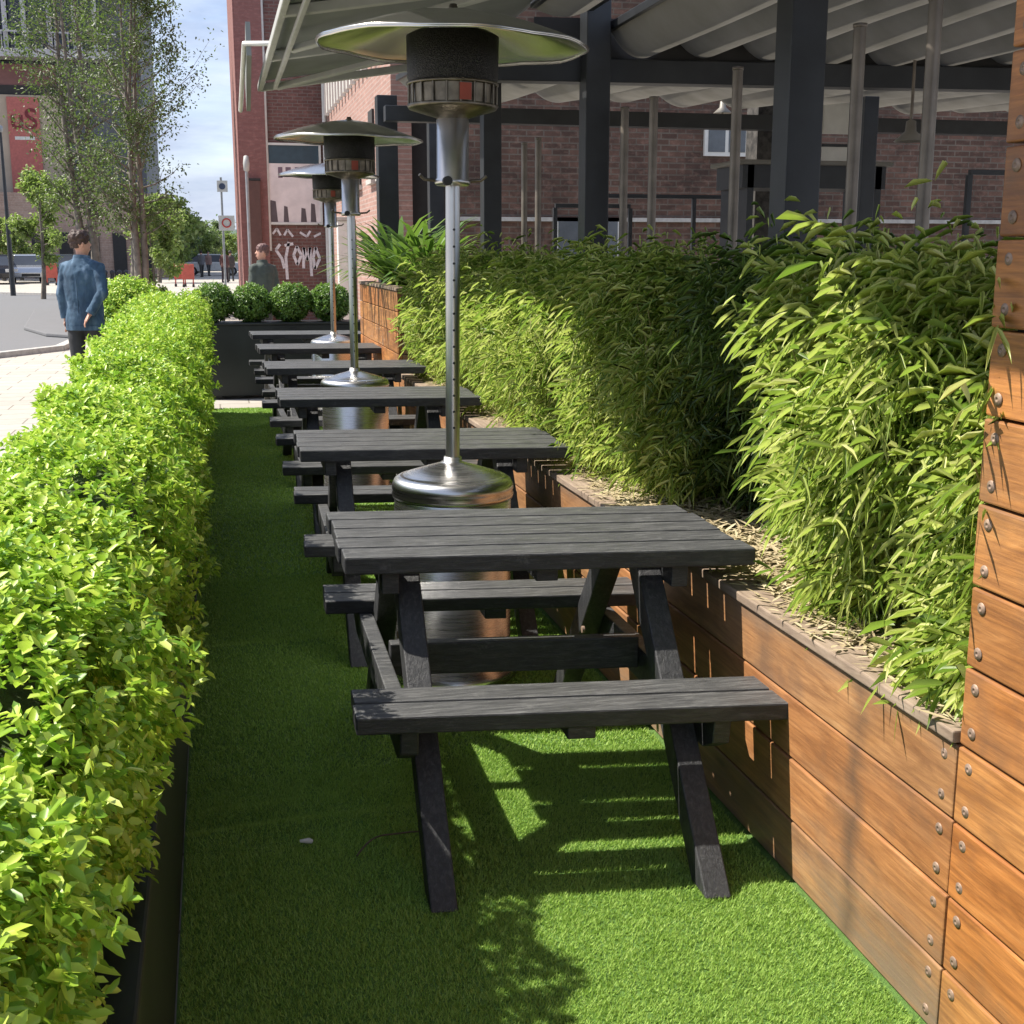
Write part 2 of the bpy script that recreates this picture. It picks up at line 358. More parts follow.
# turf: a gently rucked sheet plus fibres
def turf_z(x, y):
    z = .004 + .0025*np.sin(x*5+y*1.3)*np.sin(y*2.1)
    for y0, a, s, x0, wx in ((3.22, .024, .035, .02, .35), (3.36, .012, .05, .05, .3), (4.9, .016, .05, .1, .4), (7.3, .010, .06, .0, .6), (2.1, .004, .08, .5, .5), (6.0, .006, .07, .1, .5)):
        z = z + a*np.exp(-((y-y0-.12*(x-x0))/s)**2)*np.exp(-((x-x0)/wx)**2)
    return z
gx = np.linspace(-.147, 1.358, 60); gy = np.concatenate([np.arange(.4, 13.0, .02), [12.97]])
X, Y = np.meshgrid(gx, gy); V = np.stack([X.ravel(), Y.ravel(), turf_z(X.ravel(), Y.ravel())], 1)
i = np.arange(len(gy)-1)[:, None]*len(gx) + np.arange(len(gx)-1)[None, :]; i = i.ravel()
Fq = np.stack([i, i+1, i+1+len(gx), i+len(gx)], 1)
tag(npmesh('turf', V, Fq, M['turf'], smooth=True), kind='structure')
def fibres(n, y0, y1, h, w_):
    x = RNG.uniform(-.14, 1.33, n); y = RNG.uniform(y0, y1, n); z = turf_z(x, y)
    a = RNG.uniform(0, 2*PI, n); t = RNG.uniform(.2, 1.0, n)
    clump = .9 + .2*np.sin(x*23+np.sin(y*17)*2)*np.sin(y*19+np.sin(x*13)*2)
    hh = h*RNG.uniform(.6, 1.2, n)*clump
    B = np.stack([x, y, z], 1); side = np.stack([np.cos(a+PI/2), np.sin(a+PI/2), 0*a], 1)*w_
    tip = B + np.stack([np.cos(a)*t*hh, np.sin(a)*t*hh - .25*hh, hh], 1)
    V = np.stack([B-side, B+side, tip], 1).reshape(-1, 3); return V, np.arange(3*n).reshape(-1, 3)
Vs, Fs, off = [], [], 0
for args in ((250000, 1.7, 3.6, .012, .0014), (130000, 3.6, 6.0, .013, .0024), (90000, 6.0, 12.97, .014, .0045)):
    V, Fq = fibres(*args); Vs.append(V); Fs.append(Fq+off); off += len(V)
o = npmesh('artificial_grass', np.concatenate(Vs), np.concatenate(Fs), M['blade']); tag(o, 'bright green artificial grass laid between hedge and timber planter', 'artificial grass', kind='stuff')

# ------------------------------------------------------------------ picnic tables
TL = 1.09
def make_table():
    t = thing('picnic_table', 'x', 'picnic table', (0, 0, 0), 0, 'black picnic tables in a row on the turf')
    # local origin: left end of the front edge of the top, x along the table, y away
    m = MB()
    for k in range(5):
        y0 = k*.1245; dx = (.004, -.003, .002, .005, -.002)[k]
        m.box(dx, TL+dx*1.5, y0, y0+.110, .722, .770)
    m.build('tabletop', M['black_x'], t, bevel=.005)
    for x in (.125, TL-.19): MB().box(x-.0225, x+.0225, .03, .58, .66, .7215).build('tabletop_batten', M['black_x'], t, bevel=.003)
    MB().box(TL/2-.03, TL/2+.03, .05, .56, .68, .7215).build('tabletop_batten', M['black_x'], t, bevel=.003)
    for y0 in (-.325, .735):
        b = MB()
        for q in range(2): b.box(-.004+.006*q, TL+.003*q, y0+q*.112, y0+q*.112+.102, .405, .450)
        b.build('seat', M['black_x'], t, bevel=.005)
        MB().box(TL/2-.035, TL/2+.035, y0+.01, y0+.195, .372, .4045).build('seat_cleat', M['black_x'], t, bevel=.003)
    for x in (.125, TL-.19):
        s = 1 if x < .5 else -1
        for f in (-1, 1):   # front and rear leg of the frame, splayed
            yt = .31 + f*.12; yb = .31 + f*.725
            MB().prism([(yt-.05, .7215), (yt+.05, .7215), (yb+.05, 0.006), (yb-.05, 0.006)], x+s*.0235, x+s*.0885).build('leg', M['black_z'], t, bevel=.004)
        MB().prism([(-.31, .405), (.93, .405), (.93, .34), (.86, .305), (-.23, .305), (-.30, .34)], x-.0225, x+.0225).build('seat_bearer', M['black_x'], t, bevel=.004)
    MB().box(.15, TL-.215, .288, .335, .345, .44).build('cross_rail', M['black_x'], t, bevel=.004)
    for x in (.125, TL-.19):
        s = 1 if x < .5 else -1
        for yy in (-.03, .655): MB().tube([(x+s*.088, yy, .355), (x+s*.096, yy, .355)], .012, 10).build('coach_bolt', M['bolt'], t)
    return t
TS = [(.292, 3.178, -.9, 'black picnic table closest to the camera, with a slatted top'),
      (.300, 5.03, -1.4, 'black picnic table directly behind the large near patio heater, second of the row'),
      (.312, 6.87, -.8, 'black picnic table in front of the middle patio heater, third of the row'),
      (.320, 8.77, .6, 'black picnic table just behind the middle patio heater, fourth of the row'),
      (.335, 10.60, 1.2, 'black picnic table beside the orange timber box, just before the smallest heater'),
      (.330, 12.50, 1.0, 'farthest black picnic table, in front of the box ball planter')]
t0 = make_table()
for c_ in t0.children:      # the tables in the photo have racked a little: their boards run a few degrees off square
    for v_ in c_.data.vertices: v_.co.y -= .115*v_.co.x
for k, (x, y, a, lb) in enumerate(TS):
    o = t0 if k == 0 else copy_tree(t0)
    o.location = (x, y, .003); o.rotation_euler.z = R(a); o['label'] = lb

# ------------------------------------------------------------------ patio heaters
def make_heater():
    t = thing('patio_heater', 'x', 'patio heater', (0, 0, 0), 0, 'stainless patio heaters standing between the tables')
    MB().lathe([(0, 0), (.235, 0), (.24, .012), (.24, .045), (.215, .06), (.213, .670), (.208, .677)], n=56).build('tank_housing', M['steel'], t)
    MB().lathe([(.205, .675), (.219, .677), (.223, .690), (.218, .703), (.222, .709), (.220, .726), (.212, .742), (.198, .752), (.186, .756), (.180, .756), (.175, .760), (.10, .784), (.045, .800), (.034, .803), (.032, .822), (.0, .822)], n=56).build('dome_cover', M['steel'], t)
    p = MB(); p.lathe([(.0255, .80), (.0255, 1.78)], n=20)
    p.build('pole', M['tube'], t)
    h = MB()
    for k in range(13):
        z = .93 + k*.058; h.tube([(.0, -.0250, z), (.0, -.0272, z)], .0045, 8)
    h.build('pole_holes', M['dark'], t)
    MB().lathe([(.0, 1.775), (.055, 1.775), (.062, 1.782), (.062, 1.795), (.056, 1.80), (.056, 1.995), (.05, 2.0)], n=28).build('valve_sleeve', M['tube'], t)
    b = MB()
    b.tube([(-.118, -.01, 1.81), (-.10, 0, 1.795), (0, 0, 1.786), (.10, 0, 1.795), (.118, -.01, 1.81)], .006, 8)
    b.build('control_bracket', M['burner'], t)
    MB().tube([(-.03, -.05, 1.788), (-.03, -.078, 1.788)], .016, 12).build('control_knob', M['dark'], t)
    MB().lathe([(.05, 1.995), (.06, 2.002), (.150, 2.028), (.158, 2.04), (.150, 2.044)], n=40).build('burner_tray', M['burner'], t)
    g = MB(); g.lathe([(.146, 2.042), (.148, 2.105)], n=40)
    for k in range(20):
        a = 2*PI*k/20; g.tube([(.152*math.cos(a), .152*math.sin(a), 2.04), (.152*math.cos(a), .152*math.sin(a), 2.108)], .004, 6)
    g.lathe([(.148, 2.104), (.158, 2.106), (.158, 2.114), (.148, 2.116)], n=40); g.build('burner_grille', M['burner'], t)
    MB().lathe([(.150, 2.115), (.156, 2.13), (.158, 2.265), (.13, 2.28), (0, 2.28)], n=48).build('emitter_screen', M['screen'], t)
    lb = MB(); n = 6
    vs = [(.1575*math.cos(R(-92+k*3)), .1575*math.sin(R(-92+k*3)), z) for z in (2.046, 2.100) for k in range(n)]
    lb.add(vs, [(k, k+1, n+k+1, n+k) for k in range(n-1)]); lb.build('warning_label', M['orange_label'], t)
    # shallow segmented reflector with rolled rim; eight creased petals
    prof = [(.0, 2.352), (.05, 2.349), (.17, 2.328), (.30, 2.293), (.41, 2.257), (.458, 2.240), (.467, 2.234), (.460, 2.229)]
    n = 64; hv = []
    for r, z in prof:
        for j in range(n):
            a = 2*PI*j/n; q = abs(((j % 8)-4)/4.0)
            hv.append((r*(1-.012*q)*math.cos(a), r*(1-.012*q)*math.sin(a), z+.007*q*min(1, r/.2)))
    outer = [(i_*n+j, i_*n+(j+1) % n, (i_+1)*n+(j+1) % n, (i_+1)*n+j) for i_ in range(len(prof)-1) for j in range(n)]
    hd = MB(); hd.add(hv, outer, True); hd.add([(x, y, z-.005) for x, y, z in hv], [f[::-1] for f in outer], True)
    ho = hd.build('reflector_hood', M['hood'], t)
    ho.location = (-.0, .0, .0); ho.rotation_euler = (R(1.0), R(.8), 0); ho.location = (-2.24*math.sin(R(.8)), 2.24*math.sin(R(1.0)), 0)
    MB().lathe([(0, 2.372), (.012, 2.372), (.016, 2.36), (.03, 2.352), (.0, 2.347)], n=16).build('wing_nut', M['burner'], ho)
    for k in range(3):
        a = 2*PI*k/3+.4; MB().tube([(.10*math.cos(a), .10*math.sin(a), 2.275), (.10*math.cos(a), .10*math.sin(a), 2.332)], .006, 8).build('hood_spacer', M['burner'], t)
    return t
HS = [(.806, 4.42, 8, 'largest stainless patio heater in the picture, rising right behind the nearest table'),
      (.853, 8.10, 30, 'middle stainless patio heater standing between the third and fourth tables'),
      (1.070, 11.90, 50, 'smallest, most distant stainless patio heater beside the orange timber box')]
h0 = make_heater()
for k, (x, y, a, lb) in enumerate(HS):
    o = h0 if k == 0 else copy_tree(h0)
    o.location = (x, y, .004); o.rotation_euler = (0, R((.55, .1, 0)[k]), R(a)*0); o['label'] = lb

# ------------------------------------------------------------------ timber planter and the tall plank walls
XW = 1.342
def planks(mb, x0, x1, y0, y1, zs, gap=.006, joints=()):
    ys = [y0] + list(joints) + [y1]
    for a, b in zip(ys[:-1], ys[1:]):
        for z0, z1 in zip(zs[:-1], zs[1:]):
            j = random.uniform(-.0015, .0015)
            mb.box(x0+j, x1, a+.002, b-.002, z0+gap/2, z1-gap/2)
def bolts(parent, x, spots):
    for y, z in spots:
        m = MB()
        n = 14; prof = [(.0118, .0002), (.0112, .0016), (.0075, .002), (.006, .0034), (.004, .0038), (.003, .0018), (0, .0018)]
        vs = [(x-h_, y+r*math.cos(2*PI*j/n), z+r*math.sin(2*PI*j/n)) for r, h_ in prof for j in range(n)]
        m.add(vs, [(i_*n+j, i_*n+(j+1) % n, (i_+1)*n+(j+1) % n, (i_+1)*n+j) for i_ in range(len(prof)-1) for j in range(n)], True)
        m.build('bolt', M['bolt'], parent)
pl = thing('timber_planter', 'long low planter clad in orange brown hardwood boards', 'planter', (XW, 1.99, 0))
def ch(o, p):   # keep world coordinates when parenting
    o.parent = p; o.matrix_parent_inverse = p.matrix_basis.inverted() if False else Matrix.Translation(-Vector(p.location)); return o
pz = [.010, .160, .318, .476, .632]
m = MB(); planks(m, XW, XW+.030, 1.992, 9.48, pz, joints=(4.42, 6.85)); ch(m.build('front_boards', M['plank'], bevel=.004), pl)
m = MB()
for a, b in ((1.992, 4.418), (4.424, 6.848), (6.854, 9.48)): m.box(XW-.014, XW+.135, a, b, .634, .660)
M['cap'] = None
def capmat():
    m_, nt_, bs_, _ = newmat('weathered_grey_brown_cap')
    n_ = noise(nt_, coords(nt_, (16, 1.5, 10)), 3, 7, .7, .5); n2_ = noise(nt_, coords(nt_), 6, 5)
    c_ = ramp(nt_, n_, [(.3, (.17, .12, .085)), (.55, (.30, .225, .165)), (.8, (.42, .34, .26))])
    nt_.links.new(mixc(nt_, ramp(nt_, n2_, [(.5, (0,)*3), (.75, (.6,)*3)]), c_, (.13, .09, .065)), bs_.inputs['Base Color'])
    bs_.inputs['Roughness'].default_value = .8; bump(nt_, bs_, n_, .6, .003); return m_
M['cap'] = capmat()
ch(m.build('cap_board', M['cap'], bevel=.004), pl)
ch(MB().box(XW+.032, XW+.06, 1.992, 9.48, .0, .632).build('liner', M['dark']), pl); ch(MB().box(2.02, 2.05, 1.992, 9.48, 0, .655).build('back_board', M['plank']), pl)
# uneven soil bed
gx = np.linspace(XW+.06, 2.02, 16); gy = np.arange(1.992, 9.50, .04)
X, Y = np.meshgrid(gx, gy); Z = .628 + .014*np.sin(X*31+Y*7)*np.sin(Y*17) + RNG.normal(0, .004, X.shape)
V = np.stack([X.ravel(), Y.ravel(), Z.ravel()], 1); i = (np.arange(len(gy)-1)[:, None]*len(gx) + np.arange(len(gx)-1)[None, :]).ravel()
ch(npmesh('soil', V, np.stack([i, i+1, i+1+len(gx), i+len(gx)], 1), M['soil']), pl)
n0 = len(bpy.data.objects)
sp = []
for k in range(4):
    c = (pz[k]+pz[k+1])/2
    for dz in (-.042, .042): sp.append((2.035, c+dz)); sp.append((4.39, c+dz))
bolts(pl, 0, [])
def bolts_at(parent, x, spots):
    before = set(bpy.data.objects); bolts(parent, x, spots)
    for o_ in set(bpy.data.objects)-before: o_.matrix_parent_inverse = Matrix.Translation(-Vector(parent.location))
bolts_at(pl, XW, sp)
# the tall box at the near end
tw = thing('plank_wall', 'tall bolted wall of orange hardwood boards at the right edge of the photo', 'plank wall', (XW, 1.98, 0))
tz = [.010 + .1565*k for k in range(17)]
m = MB(); planks(m, XW-.006, XW+.026, .25, 1.984, tz, joints=()); planks_end = MB()
ch(m.build('front_boards', M['plank_up'], bevel=.004), tw)
m = MB()
for z0, z1 in zip(tz[:-1], tz[1:]): m.box(XW+.028, XW+.50, 1.956, 1.984, z0+.003, z1-.003)
ch(m.build('end_boards', M['plank_up'], bevel=.003), tw)
ch(MB().box(XW+.028, XW+.50, .25, 1.954, 0, tz[-1]-.01).build('frame', M['dark']), tw)
bolts_at(tw, XW-.006, [(1.945, (a+b)/2+dz) for a, b in zip(tz[:-1], tz[1:]) for dz in (-.043, .043)])
# the tall box at the far end of the planter
tb = thing('timber_box', 'tall orange hardwood box holding strap leaved plants beyond the bamboo', 'planter', (XW, 9.5, 0))
tz2 = [.004 + .158*k for k in range(9)]
m = MB(); planks(m, XW-.004, XW+.026, 9.50, 12.05, tz2, joints=(10.35,)); ch(m.build('front_boards', M['plank_up'], bevel=.004), tb)
m = MB()
for z0, z1 in zip(tz2[:-1], tz2[1:]): m.box(XW+.028, 2.05, 9.50, 9.528, z0+.003, z1-.003)
ch(m.build('end_boards', M['plank'], bevel=.003), tb)
ch(MB().box(XW-.015, XW+.12, 9.49, 12.06, 1.269, 1.292).build('cap_board', M['cap'], bevel=.003), tb)
ch(MB().box(XW+.03, 2.05, 9.53, 12.05, 0, 1.24).build('soil', M['soil']), tb)

# ------------------------------------------------------------------ bamboo
def shoots(P, D, per, L, W, spread=.6, droop=.5, jit=.02, fold=.3, along=.12):
    """leaves set along short shoots that start at P and run along D"""
    n = len(P); k = per
    t = (np.tile(np.arange(k), n)+RNG.uniform(0, .8, n*k))/k
    Pr = np.repeat(P, k, 0); Dr = unit(np.repeat(D, k, 0))
    a = np.tile(np.arange(k)*2.4, n) + np.repeat(RNG.uniform(0, 6.28, n), k)
    ref = np.where(np.abs(Dr[:, 2:3]) > .9, np.array([[1., 0, 0]]), np.array([[0, 0, 1.]]))
    s = unit(np.cross(Dr, ref)); u = np.cross(s, Dr)
    radial = s*np.cos(a)[:, None] + u*np.sin(a)[:, None]
    P2 = Pr + Dr*(t*along)[:, None] + RNG.normal(0, jit*.3, (n*k, 3))
    D2 = Dr*(1-spread*(1-.5*t))[:, None] + radial*spread + RNG.normal(0, .18, (n*k, 3))
    N = Dr + np.array([[0, 0, .6]]) - radial*.2
    l = L*RNG.uniform(.5, 1.3, n*k); ww = W*RNG.uniform(.75, 1.2, n*k)
    return leaf_mesh(P2, D2, N, l, ww, fold, droop)

def bamboo(y0, y1, zt, bulge, n_sh, label, leaf=.105, mat='bamboo', back=0.0):
    cy = (y0+y1)/2
    t = thing('bamboo_plant', label, 'bamboo', (1.72, cy, .63), 0, 'bamboo plants filling the timber planter')
    # canes
    m = MB()
    for _ in range(int((26 if not back else 12)*(y1-y0)+6)):
        x = random.uniform(1.50, 1.95) + back*.8; y = random.uniform(y0+.04, y1-.04); hgt = random.uniform(.6, .98)*(zt-.6)
        lx = random.uniform(-.22, .05); ly = random.uniform(-.12, .12)
        pts = [(x+lx*s*s, y+ly*s*s, .61+hgt*s) for s in (0, .3, .6, .85, 1)]
        m.tube(pts, [.005, .005, .004, .003, .002], 6)
    ch(m.build('canes', M['stem']), t)
    # shoots: mostly on the outer shell, drooping outwards
    n = n_sh; y = RNG.uniform(y0-.05, y1+.05, n)
    u = RNG.uniform(0, 1, n)
    zz = .68 + (zt-.66)*u**.9
    edge = np.clip(np.minimum(y-y0, y1-y)/(.3), -.2, 1)
    s = (zz-.63)/(zt-.63)
    front = 1.655 - .13*np.clip((s-.25)*2, 0, 1) - bulge*np.sin(np.clip(s*1.15+.05, 0, 1)*PI)**.8*(.45+.55*np.sqrt(np.clip(edge, 0, 1))) + .07*np.sin(y*9+zz*6) + .06*np.sin(y*23+1)*np.sin(zz*15) + .04*np.sin(y*41)
    depth = np.abs(RNG.normal(0, .13, n)); inner = RNG.uniform(0, 1, n) < .25; depth[inner] = RNG.uniform(.1, .6, inner.sum())
    x = front + depth
    top = zt + .06*np.sin(y*7) + .05*np.sin(y*19)
    zz = np.minimum(zz, top - RNG.uniform(0, .1, n) + .0)
    x = x + back
    # gather about half of the shoots round a few dozen branch tips, so that plumes stand out with gaps between them
    kc = max(10, int(n/42)); ci = RNG.integers(0, n, kc); who = RNG.integers(0, kc, n); pick = RNG.uniform(0, 1, n) < .62
    cen = np.stack([x[ci]-RNG.uniform(0, .07, kc), y[ci], zz[ci]], 1)[who]; offs = RNG.normal(0, 1, (n, 3))*np.array([[.045, .06, .05]]); offs[:, 2] -= np.abs(offs[:, 0])*.6
    P = np.stack([x, y, zz], 1); P[pick] = (cen+offs)[pick]
    P[:, 1] = np.clip(P[:, 1], y0-.04 if y0 > 2.2 else 2.0, y1+.04)
    sun = RNG.uniform(0, 1, n)
    D = np.stack([-.6+RNG.normal(0, .5, n)+depth*.8, RNG.normal(-.1, .65, n), RNG.normal(-.1, .6, n)+.75*(s > .8)], 1)
    keep = RNG.uniform(0, 1, n) < np.clip(.35+s*3, 0, 1); P = P[keep]; D = D[keep]; n = len(P)
    ok = ~((P[:, 0] < 1.43) & (P[:, 2] < .95)); P = P[ok]; D = D[ok]; n = len(P)
    V1, F1 = shoots(P, D, 8, leaf, leaf*.052, .6, .45, .03, .3, .11)
    # a few long sprays that arch out of the mass
    k = max(8, int(n*.018)); idx = RNG.choice(np.nonzero(P[:, 2] > 1.08)[0], k)
    P2 = P[idx] + np.array([[-.06, 0, .02]]); D2 = np.stack([RNG.normal(-.6, .3, k), RNG.normal(-.1, .6, k), RNG.uniform(.1, 1.2, k)], 1)
    V2, F2 = shoots(P2, D2, 11, leaf*1.0, leaf*.055, .6, .6, .02, .3, .24)
    ch(npmesh('leaves', np.concatenate([V1, V2]), np.concatenate([F1, F2+len(V1)]), M[mat]), t)
    return t
bamboo(2.00, 2.98, 1.47, .135, 9800, 'bulging sunlit bamboo pressed against the tall plank wall', .072)
bamboo(2.98, 4.10, 1.47, .0, 5200, 'dark recessed bamboo in front of the big black post', .066, 'bamboo_shaded', .17)
bamboo(4.10, 5.15, 1.47, .09, 5000, 'bamboo level with the big patio heater, lit along its lower half', .066)
bamboo(5.15, 6.35, 1.47, .10, 4600, 'bamboo beside the third picnic table', .068)
bamboo(6.35, 7.85, 1.46, .11, 4400, 'bamboo beside the middle patio heater', .072)
bamboo(7.85, 9.35, 1.43, .09, 3500, 'farthest bamboo, next to the orange timber box', .074)
# dry litter on the soil and the cap
n = 9000; y = RNG.uniform(2.0, 9.4, n); y[:2600] = RNG.uniform(2.0, 4.6, 2600); x = RNG.uniform(XW+.07, 1.72, n); x[:500] = RNG.uniform(XW+.0, XW+.15, 500)
zb = np.where(x < XW+.135, .664, .645) + RNG.uniform(0, .012, n) + np.where(x > XW+.14, RNG.uniform(0, .04, n), 0)
a = RNG.uniform(0, 6.28, n); D = np.stack([np.cos(a), np.sin(a), RNG.normal(.05, .15, n)], 1); D[:500, 2] = np.abs(D[:500, 2])*.4
V, Fq = leaf_mesh(np.stack([x, y, zb], 1), D, np.tile([[0, 0, 1.]], (n, 1)), RNG.uniform(.03, .085, n), RNG.uniform(.003, .007, n), .2, 0)
tag(npmesh('leaf_litter', V, Fq, M['dryleaf']), 'dry straw coloured bamboo litter on the planter soil and cap', 'leaf litter', kind='stuff')
# low green tufts spilling on the cap near the tall wall
m_t = thing('leafy_tuft', 'low green tuft of bamboo leaves spilling over the grey cap by the plank wall', 'plant', (1.50, 2.15, .66))
P = np.stack([RNG.uniform(1.46, 1.60, 110), RNG.uniform(2.0, 2.35, 110), RNG.uniform(.665, .74, 110)], 1)
D = np.stack([RNG.normal(-.7, .4, 110), RNG.normal(-.1, .6, 110), RNG.normal(.25, .3, 110)], 1)
V, Fq = shoots(P, D, 8, .085, .0075, .6, .5); ch(npmesh('leaves', V, Fq, M['bamboo']), m_t)
# strap leaved plants in the tall box
def strap(x, y, z, n, L, label):
    t = thing('strap_leaf_plant', label, 'plant', (x, y, z), 0, 'strap leaved plants in the timber box')
    m = MB()
    for k in range(n):
        a = random.uniform(0, 2*PI); l = L*random.uniform(.6, 1.1); e = random.uniform(.35, 1.25); wd = random.uniform(.016, .028)
        p = Vector((0, 0, 0)); vs = []
        for q in range(6):
            s = q/5.0; e2 = e - 1.3*s*s
            dirv = Vector((math.cos(a)*math.cos(e2), math.sin(a)*math.cos(e2), math.sin(e2)))
            ww = wd*(.5+1.6*s)*(1-s)**.6+.001; sd_ = Vector((-math.sin(a), math.cos(a), 0))
            vs += [p-sd_*ww, p+sd_*ww]; p = p + dirv*(l/5)
        m.add(vs, [(2*q, 2*q+1, 2*q+3, 2*q+2) for q in range(5)])
    m.build('leaves', M['strap'], t); m2 = MB()
    m2.tube([(0, 0, -.02), (0.01, 0, .10)], [.03, .02], 8); m2.build('stem', M['twig'], t)
for x, y, z, L, lb in ((1.62, 9.85, 1.26, .78, 'bushy strap leaved plant at the near end of the timber box'),
                       (1.52, 10.6, 1.26, .82, 'strap leaved plant in the middle of the timber box, leaning over its edge'),
                       (1.60, 11.4, 1.26, .82, 'strap leaved plant at the far end of the timber box')):
    strap(x, y, z, 130, L, lb)

# ------------------------------------------------------------------ left hedge in its black trough
tr = thing('trough_planter', 'long black trough along the left edge of the turf holding the hedge', 'planter', (-.38, .3, 0))
m = MB(); m.box(-.56, -.150, .30, 12.7, .0, .555); ch(m.build('trough', M['planter_black'], bevel=.008), tr)
m = MB(); m.box(-.57, -.140, .29, 12.71, .555, .583); ch(m.build('rim', M['planter_black'], bevel=.006), tr)
hd = thing('hedge', 'long clipped yellow green hedge growing from the black trough on the left', 'hedge', (-.38, .3, .56))
def hedge_leaves(y0, y1, dens, leaf):
    xs0, xs1, zb, zt = -.60, -.09, .52, 1.125
    per = 2*(zt-zb)*.95 + (xs1-xs0); n = int(dens*(y1-y0)*per)
    y = RNG.uniform(y0, y1, n); s = RNG.uniform(0, per, n); hh = (zt-zb)*.95
    # superellipse-like ring around the section
    x = np.where(s < hh, xs0, np.where(s < hh+xs1-xs0, xs0+(s-hh), xs1)); z = np.where(s < hh, zb+s, np.where(s < hh+xs1-xs0, zt, zt-(s-hh-(xs1-xs0))))
    cx, cz = (xs0+xs1)/2, .72
    nx = np.where(s < hh, -1, np.where(s < hh+xs1-xs0, (x-cx)*1.6, 1.0)); nz = np.where((s < hh) | (s > hh+xs1-xs0), (z-.85)*1.2, 1.0)
    # rounded shoulders
    rr = .10; kx = np.clip((np.abs(x-cx)-((xs1-xs0)/2-rr))/rr, 0, 1); kz = np.clip((z-(zt-rr))/rr, 0, 1); q = kx*kz
    x = x - np.sign(x-cx)*q*rr*.35; z = z - q*rr*.35
    bumpy = .035*np.sin(y*5.1+x*4)+.03*np.sin(y*11.7+z*9+x*7)+.02*np.sin(y*23+x*19-z*13)
    # skirt overhang on the turf side further down the row
    N = unit(np.stack([nx, RNG.normal(0, .05, n), nz], 1))
    dep = np.abs(RNG.normal(0, .035, n)) - .01
    P = np.stack([x, y, z], 1) + N*(bumpy-dep)[:, None]
    D = N + RNG.normal(0, .38, (n, 3)) + np.array([[0, 0, .45]])
    pull = np.interp(P[:, 1], [1.0, 1.3, 1.8, 2.4, 3.0, 3.8, 12], [.125, .13, .125, .10, .06, .045, .06]); P[:, 0] += np.interp(P[:, 1], [1, 3, 5, 9, 12], [.14, .13, .08, -.04, -.06])*np.clip((-.25-P[:, 0])/.3, 0, 1) - pull*np.clip((P[:, 0]+.5)/.35, 0, 1)*np.interp(P[:, 2], [.78, 1.02], [1, .35])
    P[:, 2] += np.interp(P[:, 1], [1, 2.5, 4], [-.03, .0, 0.01])*(P[:, 2] > .9)
    ok = ~((P[:, 0] > -.42) & (P[:, 2] < np.interp(P[:, 1], [1.5, 3.2], [.63, .50]))); P = P[ok]; D = D[ok]
    return shoots(P, D, 7, leaf, leaf*.27, .75, .12, .01, .35, leaf*.9)
Vs, Fs, off = [], [], 0
for args in ((.35, 2.4, 2500, .022), (2.4, 4.6, 1650, .0225), (4.6, 8.0, 900, .026), (8.0, 12.75, 430, .033)):
    V, Fq = hedge_leaves(*args); Vs.append(V); Fs.append(Fq+off); off += len(V)
ch(npmesh('leaves', np.concatenate(Vs), np.concatenate(Fs), M['hedge']), hd)
# inner twigs behind the leaves
m = MB()
for y in np.arange(.4, 12.7, .11):
    for x in (-.46, -.40, -.34):
        p = Vector((x+random.uniform(-.04, .04), y+random.uniform(-.05, .05), .56))
        for _ in range(3):
            d = Vector((random.uniform(-.08, .08), random.uniform(-.14, .14), random.uniform(.34, .44)))
            m.tube([p, p+d*.5+Vector((.01, 0, 0)), p+d], [.008, .006, .003], 5)
ch(m.build('stems', M['twig']), hd)
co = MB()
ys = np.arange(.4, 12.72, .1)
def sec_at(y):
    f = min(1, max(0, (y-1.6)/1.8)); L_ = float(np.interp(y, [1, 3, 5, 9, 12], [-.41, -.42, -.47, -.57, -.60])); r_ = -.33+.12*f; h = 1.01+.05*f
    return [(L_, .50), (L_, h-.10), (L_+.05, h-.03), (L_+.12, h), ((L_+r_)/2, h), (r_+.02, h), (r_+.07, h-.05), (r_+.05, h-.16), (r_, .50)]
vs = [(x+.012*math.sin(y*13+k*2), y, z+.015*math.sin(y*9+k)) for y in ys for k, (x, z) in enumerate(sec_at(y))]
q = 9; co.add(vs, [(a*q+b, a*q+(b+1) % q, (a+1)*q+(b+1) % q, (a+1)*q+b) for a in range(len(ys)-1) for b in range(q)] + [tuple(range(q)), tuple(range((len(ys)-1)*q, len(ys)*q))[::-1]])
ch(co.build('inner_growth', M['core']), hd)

# ------------------------------------------------------------------ end planter with clipped box balls
ep = thing('box_planter', 'black rectangular planter across the far end of the turf', 'planter', (.5, 14.05, 0))
m = MB(); m.box(-.13, 1.62, 13.86, 14.30, .03, .79); m.box(-.145, 1.635, 13.845, 14.315, .79, .815); ch(m.build('trough', M['planter_black'], bevel=.008), ep)
for x in (-.05, .75, 1.5):
    for y in (13.9, 14.18): ch(MB().box(x, x+.07, y, y+.07, 0, .03).build('foot', M['planter_black']), ep)
ch(MB().box(-.11, 1.60, 13.88, 14.28, .78, .812).build('soil', M['soil']), ep)
def ball(x, y, z, r, label, mat='box', n=900, leaf=.032):
    t = thing('box_ball', label, 'shrub', (x, y, z-r), 0, 'clipped box balls in the far planter')
    d = unit(RNG.normal(0, 1, (n, 3))); rad = r*(1-.22*RNG.uniform(0, 1, n)**2) + .012*np.sin(d[:, 0]*9+x*5)*np.sin(d[:, 2]*8)
    P = d*rad[:, None]*np.array([[1, 1, .92]]) + np.array([[0, 0, r]])
    V, Fq = shoots(P, d+RNG.normal(0, .4, (n, 3)), 6, leaf, leaf*.27, .8, .1, .01, .3, leaf)
    npmesh('leaves', V, Fq, M[mat], t)
    m = MB(); m.tube([(0, 0, -.03), (0, 0, r*.5), (.01, 0, r)], [.02, .018, .01], 6)
    m.lathe([(0, r*.25), (r*.6, r*.6), (r*.75, r), (r*.6, r*1.4), (0, r*1.7)], n=12); m.build('stem', M['core'], t)
